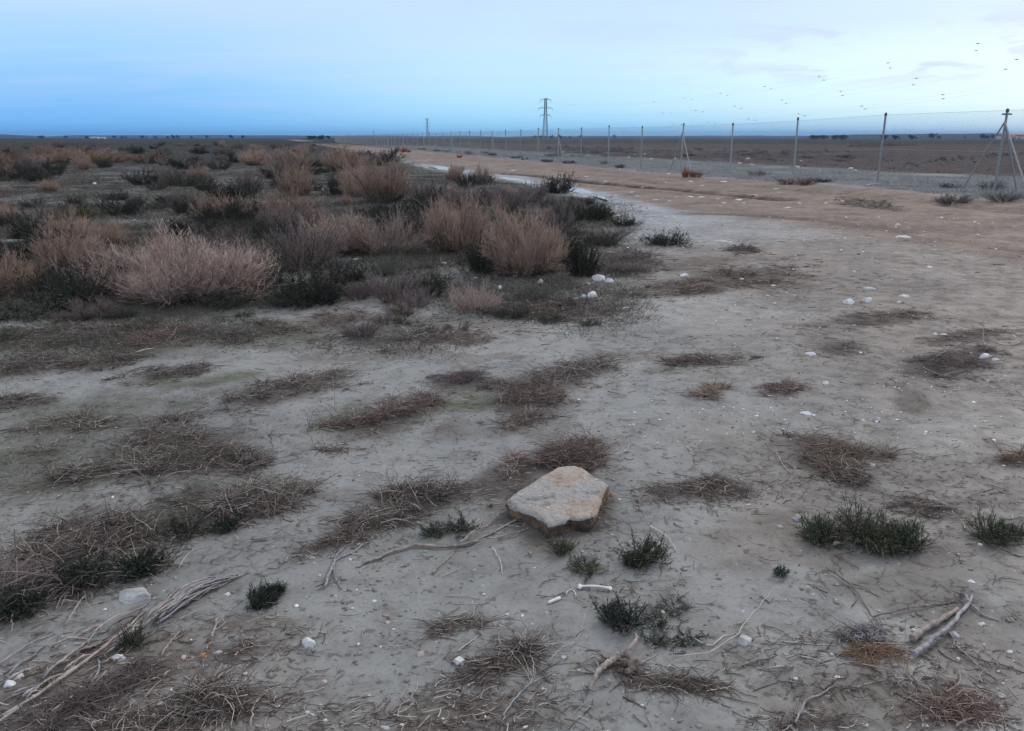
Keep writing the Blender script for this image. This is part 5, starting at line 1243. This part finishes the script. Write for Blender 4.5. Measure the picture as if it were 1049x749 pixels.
for k in range(6):
    mb = MB(); s = np.linspace(0, 1, 40); base = ATT[1][k]; balls = []
    for q in range(0, 3):
        A_, B_ = ATT[q][k], ATT[q + 1][k]; L = np.linalg.norm(B_ - A_); sag = 8.0 * (L / 440) ** 2 if q == 0 else 9.0 * (L / 500) ** 1
        P = A_ + (B_ - A_) * s[:, None]; P[:, 2] -= sag * 4 * s * (1 - s)
        mb.tubes((P - base)[None], np.full((1, 40), .008), 5)
        if q == 0:
            for f in np.arange(.02 + .022 * (k % 3), .56, .076): balls.append(A_ + (B_ - A_) * f - np.array([0, 0, sag * 4 * f * (1 - f)]))
    o = mb.build("power_cable", M['cable'], loc=base)
    tag(o, 'thin power cable with marker balls hung from the %s arm on the %s side' % (LABC[k][1], {'left': 'far', 'right': 'near'}[LABC[k][0]]), 'power cable')
    for b in balls:
        if 'ballme' not in globals():
            bm_ = MB(); bm_.add(V2 * .17 * np.array([1, 1, .95]), T=T2); bm_.tubes(np.array([[(-.5, 0, 0), (.5, 0, 0)]]), np.array([[.06, .06]]), 5); ballme = bm_.mesh("marker_ball", True); ballme.materials.append(M['ball'])
        ob("marker_ball", ballme, parent=o, loc=b - base)

# ------------------------------------------------------------------ far things
def tree_proto():
    t = MB(); K = 5; P = [[(.0, 0, 0), (.05, .02, 1), (.02, .05, 2), (.06, .0, 3.2), (.0, .0, 4.4)]]
    t.tubes(np.array(P), np.array([[.28, .22, .18, .12, .06]]), 7)
    for k in range(7):
        a = k * 2.4; z = 1.7 + .35 * k; t.tubes(np.array([[(0, 0, z), (math.cos(a) * .9, math.sin(a) * .9, z + .7), (math.cos(a) * 1.7, math.sin(a) * 1.7, z + 1.2)]]), np.array([[.1, .07, .03]]), 5)
    c = MB(); n = 2600; cl = RG.normal(size=(26, 3)) * np.array([1.25, 1.25, .95]) + np.array([0, 0, 4.0]); p = cl[RG.integers(0, 26, n)] + RG.normal(size=(n, 3)) * .38
    c.leaves(p, RG.normal(size=(n, 3)), .34, .12)
    a, b = t.mesh("trunk"), c.mesh("crown"); a.materials.append(M['stem']); b.materials.append(M['leafd']); return a, b
TP = [tree_proto() for _ in range(3)]
def tree(px, D, h, label, group=None):
    x, y = fgeo(px, D); a, b = random.choice(TP); o = bpy.data.objects.new("tree", None); COL.objects.link(o)
    o.location = (x, y, gz1(x, y) - .2); s = h / 6.0; o.scale = (s * 1.35, s * 1.35, s); o.rotation_euler = (0, 0, random.random() * 6)
    ob("trunk", a, parent=o); ob("crown", b, parent=o); tag(o, label, "tree", group)
for k in range(8): tree(316 + 28 * random.random(), 480 + 320 * random.random(), random.uniform(2.0, 3.6), 'dark tree in the clump on the skyline right of the pale bare patch', 'trees of the dark skyline clump')
for k in range(12): tree(945 + 125 * random.random() ** .7, 640 + 500 * random.random(), random.uniform(2.4, 5.4), 'dark tree on the far skyline behind the braced corner post', 'trees on the right skyline')
for k in range(12): tree(832 + 36 * random.random(), 520 + 60 * random.random(), random.uniform(2.6, 3.6), 'dark tree on the skyline between the third plain post and the next', 'trees on the skyline between posts')
for k in range(14): tree(540 + 90 * random.random(), 1200 + 200 * random.random(), random.uniform(3, 5.5), 'dark tree low on the horizon behind the nearest pylon', 'trees behind the nearest pylon')
for k in range(18): tree(40 + 230 * random.random(), 900 + 500 * random.random(), random.uniform(3, 5.5), 'dark tree low on the horizon at the left', 'trees on the left horizon')
for k in range(3): tree([905, 934, 917][k], 420 + 20 * k, 3, ['small dark tree on the plain right of the second plain post', 'lone dark tree on the plain left of the corner post', 'small bush like tree between the other two on the plain'][k])
def house(px, D, wd, dp, hh, roof, label, yaw=0.2, rm='tile'):
    x, y = fgeo(px, D); z = gz1(x, y); o = bpy.data.objects.new("farm_building", None); COL.objects.link(o); o.location = (x, y, z); o.rotation_euler = (0, 0, yaw)
    a = MB(); a.box((0, 0, hh / 2), (wd, dp, hh)); a.build("wall", M['wall'], o)
    r = MB(); e = .3
    V = [(-wd / 2 - e, -dp / 2 - e, hh + .003), (wd / 2 + e, -dp / 2 - e, hh + .003), (wd / 2 + e, dp / 2 + e, hh + .003), (-wd / 2 - e, dp / 2 + e, hh + .003), (-wd / 2 - e, 0, hh + roof), (wd / 2 + e, 0, hh + roof)]
    r.add(V, Q=np.array([(0, 1, 5, 4), (2, 3, 4, 5), (3, 2, 1, 0)]), T=np.array([(0, 4, 3), (1, 2, 5)])); r.build("roof", M[rm], o)
    for k in range(3):
        f = MB(); f.box((-wd / 2 + wd * (k + .5) / 3, -dp / 2 - .03, hh * .55), (wd * .12, .055, hh * .35)); f.build("window", M['steeld'], o)
    f = MB(); f.box((wd * .02 + wd / 6, -dp / 2 - .03, hh * .33), (wd * .08, .06, hh * .64)); f.build("door", M['stem'], o)
    tag(o, label, "farm building")
house(1030, 600, 12, 8, 2.4, 1.4, 'red roofed white farm building on the right skyline, left of three'); house(1042, 620, 14, 8, 2.6, 1.5, 'red roofed white farm building on the right skyline, middle of three', -.2); house(1056, 610, 12, 8, 2.4, 1.4, 'red roofed white farm building on the right skyline, at the frame edge')
house(97, 900, 8, 5, 1.6, .6, 'long white farm building far off at the left, left of two', .1, 'wall'); house(105, 940, 6, 4, 1.5, .5, 'smaller white farm building far off at the left, right of two', -.1, 'wall')
# earth banks beyond the fence: a row of dark clods in the field, and rubble heaps
def bank(P0, P1, hgt, wid, n, label):
    A, B = np.array(at(*P0)), np.array(at(*P1)); d = (B - A)[:2]; L_ = np.hypot(*d); d /= L_; q = np.array([-d[1], d[0]])
    nl, nc = max(60, int(L_ / .12)), 13; nl = min(nl, 900); s_ = np.linspace(0, 1, nl); c_ = np.linspace(-1, 1, nc)
    S_, C_ = np.meshgrid(s_, c_, indexing='ij'); wob = wid * 1.2 * (fbm(s_ * L_ / 4, s_ * 0 + n, 44, 2) - .5)[:, None]
    X = A[0] + d[0] * L_ * S_ + q[0] * (C_ * wid + wob); Y = A[1] + d[1] * L_ * S_ + q[1] * (C_ * wid + wob)
    env = sstep(0, .03, s_) * (1 - sstep(.97, 1, s_)) * (.15 + .95 * sstep(.36, .60, fbm(s_ * L_ / .9, s_ * 0 + 3 + n, 45, 4)))
    Z = gz(X, Y) - .06 + hgt * env[:, None] * np.clip(1 - C_ ** 2, 0, 1) * (.1 + 1.5 * fbm(X / .22, Y / .22, 46, 3) ** 1.5) 
    base = A; V = np.stack([X, Y, Z], -1).reshape(-1, 3) - base
    i = np.arange(nl - 1)[:, None] * nc; j = np.arange(nc - 1)[None]; Q = np.stack([i + j, i + nc + j, i + nc + j + 1, i + j + 1], -1).reshape(-1, 4)
    tag(ob("earth_bank", mk("earth_bank", V, [Q], {"t": np.full(len(V), .5)}), M['clod'], loc=base), label, "earth bank")
bank((918, 171.5), (1064, 157), .34, .45, 60, 'low dark row of clods running across the ploughed field')
bank((560, 153.5), (650, 156), .55, 2.2, 40, 'long dark earth heap beyond the fence behind the nearest pylon line'); bank((650, 156), (752, 158.5), .5, 2.0, 46, 'dark earth heap beyond the fence left of the first plain post')
bank((760, 160), (858, 158), .45, 1.8, 40, 'dark rubble heap beyond the fence between the plain posts'); bank((735, 163.5), (800, 164.5), .22, .8, 36, 'nearer low line of rubble beyond the fence'); bank((880, 151), (930, 150), .5, 2.6, 22, 'dark bushy bank at the far side of the ploughed field')
# distant ridges, closed landforms
def ridge(a0, a1, D, hs, dep, name):
    n = 160; a = np.radians(np.linspace(a0, a1, n)); f = np.linspace(0, 1, n)
    hh = hs * (sstep(0, .12, f) * (1 - sstep(.82, 1, f))) * (.65 + .6 * fbm(f * 9, f * 0 + D, 15, 4)); rows = []
    for k, (dr, hf) in enumerate([(0, 0), (.25, .7), (.5, 1), (.75, .7), (1, 0)]):
        R_ = D + dep * dr; rows.append(np.stack([R_ * np.sin(a), R_ * np.cos(a), hh * hf - 6 * (hf == 0)], 1))
    V = np.concatenate(rows); i = np.arange(4)[:, None] * n; j = np.arange(n - 1)[None]; Q = np.stack([i + j, i + j + 1, i + n + j + 1, i + n + j], -1).reshape(-1, 4)
    C = np.tile(np.array([[.04, .045, .04]]), (len(V), 1)) * (.7 + .6 * fbm(V[:, 0] / 90, V[:, 1] / 90, 18, 3))[:, None]
    kind(ob(name, mk(name, V, [Q], {"soil": C, "gloss": np.full(len(V), .95)}, True), soil), "structure")
ridge(-52, -27, 3600, 15, 700, "hills"); ridge(-31, 2, 5200, 15, 900, "hills"); ridge(-2, 24, 5600, 15, 900, "hills"); ridge(18, 50, 3000, 14, 700, "hills")

# ------------------------------------------------------------------ air
hz = bpy.data.materials.new("haze"); hz.use_nodes = True; nt = hz.node_tree; nt.nodes.clear()
out = nt.nodes.new("ShaderNodeOutputMaterial"); pv = nt.nodes.new("ShaderNodeVolumePrincipled")
pv.inputs["Color"].default_value = (.20, .40, .74, 1); pv.inputs["Density"].default_value = .00015; nt.links.new(pv.outputs[0], out.inputs["Volume"])
hb_ = MB(); hb_.box((0, 0, 13), (13500, 13500, 56)); o = hb_.build("haze", hz); kind(o, "stuff")

# ------------------------------------------------------------------ sky and light
w = bpy.data.worlds.new("World"); sc.world = w; w.use_nodes = True; nt = w.node_tree; nt.nodes.clear()
out = nt.nodes.new("ShaderNodeOutputWorld"); bgA = nt.nodes.new("ShaderNodeBackground"); bgB = nt.nodes.new("ShaderNodeBackground"); mixs = nt.nodes.new("ShaderNodeMixShader")
SUN_EL, SUN_AZ = 14, 42                                                   # degrees; azimuth to the right of the view
sky = nt.nodes.new("ShaderNodeTexSky"); sky.sky_type = 'NISHITA'; sky.sun_disc = False
sky.sun_elevation = math.radians(SUN_EL); sky.sun_rotation = math.radians(SUN_AZ)
nt.links.new(sky.outputs[0], bgA.inputs[0]); bgA.inputs[1].default_value = .10
tcn = nt.nodes.new("ShaderNodeTexCoord"); sx = nt.nodes.new("ShaderNodeSeparateXYZ"); nt.links.new(tcn.outputs["Generated"], sx.inputs[0])
def L(c): return tuple((v / 255 / 12.92 if v / 255 <= .04045 else ((v / 255 + .055) / 1.055) ** 2.4) for v in c)
def ramp(stops):
    r = nt.nodes.new("ShaderNodeValToRGB"); e = r.color_ramp.elements
    while len(e) < len(stops): e.new(.5)
    for el, (p, c) in zip(e, stops): el.position = p; el.color = (*L(c), 1)
    nt.links.new(zf, r.inputs[0]); return r.outputs[0]
zf = math_(nt, 'SQRT', math_(nt, 'MAXIMUM', sx.outputs["Z"], 0.0))       # spreads the low sky over the ramp
def zs(z): return math.sqrt(z)
left = ramp([(0, (114, 190, 252)), (zs(.012), (108, 184, 250)), (zs(.05), (132, 192, 247)), (zs(.10), (162, 207, 249)), (zs(.15), (186, 215, 248)), (zs(.34), (210, 220, 236)), (1, (234, 238, 245))])
mid = ramp([(0, (150, 218, 255)), (zs(.012), (148, 214, 255)), (zs(.05), (178, 226, 255)), (zs(.10), (192, 224, 253)), (zs(.15), (190, 217, 250)), (zs(.34), (210, 220, 236)), (1, (234, 238, 245))])
right = ramp([(0, (130, 200, 255)), (zs(.004), (130, 200, 252)), (zs(.014), (166, 222, 254)), (zs(.036), (200, 237, 250)), (zs(.085), (212, 241, 251)), (zs(.12), (196, 224, 247)), (zs(.15), (198, 218, 244)), (zs(.34), (210, 220, 236)), (1, (234, 238, 245))])
az = sx.outputs["X"]
colr = mixrgb(nt, mrange(nt, az, -.45, .02), left, mid); colr = mixrgb(nt, mrange(nt, az, .02, .38), colr, right)
# cloud sheets: noise on a plane overhead, drawn out by the flat angle near the horizon
den = math_(nt, 'ADD', math_(nt, 'MAXIMUM', sx.outputs["Z"], 0.0), .06)
cv = nt.nodes.new("ShaderNodeCombineXYZ"); nt.links.new(math_(nt, 'DIVIDE', sx.outputs["X"], den), cv.inputs[0]); nt.links.new(math_(nt, 'DIVIDE', sx.outputs["Y"], den), cv.inputs[1])
def cn(scale, sxy, det=5, dist=.3):
    mp = nt.nodes.new("ShaderNodeMapping"); mp.inputs["Scale"].default_value = (*sxy, 1); nt.links.new(cv.outputs[0], mp.inputs[0])
    n = nt.nodes.new("ShaderNodeTexNoise"); n.inputs["Scale"].default_value = scale; n.inputs["Detail"].default_value = det; n.inputs["Distortion"].default_value = dist
    nt.links.new(mp.outputs[0], n.inputs["Vector"]); return n.outputs[0]
c1 = mrange(nt, cn(.9, (.55, .9), 3), .40, .72); 
def dn(kx, kz, det, seed):
    v = nt.nodes.new("ShaderNodeCombineXYZ"); nt.links.new(math_(nt, 'MULTIPLY', sx.outputs["X"], kx), v.inputs[0]); nt.links.new(math_(nt, 'MULTIPLY', sx.outputs["Z"], kz), v.inputs[1]); v.inputs[2].default_value = seed
    n = nt.nodes.new("ShaderNodeTexNoise"); n.inputs["Scale"].default_value = 1; n.inputs["Detail"].default_value = det; n.inputs["Distortion"].default_value = .4; nt.links.new(v.outputs[0], n.inputs["Vector"]); return n.outputs[0]
c2 = mrange(nt, dn(13, 42, 3, 4.3), .50, .61); c4 = mrange(nt, dn(3.5, 17, 4, 8.1), .42, .66)
rgt = mrange(nt, az, .05, .45); hi = math_(nt, 'MULTIPLY', mrange(nt, sx.outputs["Z"], .045, .075), mrange(nt, sx.outputs["Z"], .135, .11)); top_ = mrange(nt, sx.outputs["Z"], .075, .13)
colr = mixrgb(nt, math_(nt, 'MULTIPLY', math_(nt, 'MULTIPLY', c4, .45), math_(nt, 'MULTIPLY', top_, mrange(nt, az, -.5, .1))), colr, (.50, .60, .86))
colr = mixrgb(nt, math_(nt, 'MULTIPLY', math_(nt, 'MULTIPLY', c1, .36), mrange(nt, sx.outputs["Z"], .0, .09)), colr, (.56, .67, .90))
colr = mixrgb(nt, math_(nt, 'MULTIPLY', math_(nt, 'MULTIPLY', c2, .8), math_(nt, 'MULTIPLY', rgt, hi)), colr, (.50, .61, .86))
c3 = mrange(nt, cn(1.3, (.3, 1.6), 4), .52, .72)
colr = mixrgb(nt, math_(nt, 'MULTIPLY', c3, .05), colr, (.90, .98, 1.0))
nt.links.new(colr, bgB.inputs[0]); bgB.inputs[1].default_value = .95
mixs.inputs[0].default_value = .94
nt.links.new(bgA.outputs[0], mixs.inputs[1]); nt.links.new(bgB.outputs[0], mixs.inputs[2]); nt.links.new(mixs.outputs[0], out.inputs[0])
sd = bpy.data.lights.new("sun", 'SUN'); so = bpy.data.objects.new("sun", sd); COL.objects.link(so)
sd.energy = 1.3; sd.angle = math.radians(14); sd.color = (1, .93, .86)
e, a = math.radians(SUN_EL + 20), math.radians(SUN_AZ)
so.rotation_euler = Vector((-math.sin(a) * math.cos(e), -math.cos(a) * math.cos(e), -math.sin(e))).to_track_quat('-Z', 'Y').to_euler()

# ------------------------------------------------------------------ render settings
vs_ = sc.view_settings; vs_.view_transform = 'Standard'; vs_.look = 'None'; vs_.exposure = 0.31; vs_.gamma = 1; vs_.use_curve_mapping = False
sc.render.engine = 'CYCLES'; cy = sc.cycles
cy.use_denoising = True
try: cy.denoiser = 'OPENIMAGEDENOISE'
except Exception: pass
cy.max_bounces = 4; cy.diffuse_bounces = 1; cy.glossy_bounces = 2; cy.volume_bounces = 0; cy.transparent_max_bounces = 4
cy.use_adaptive_sampling = True; cy.adaptive_threshold = .015
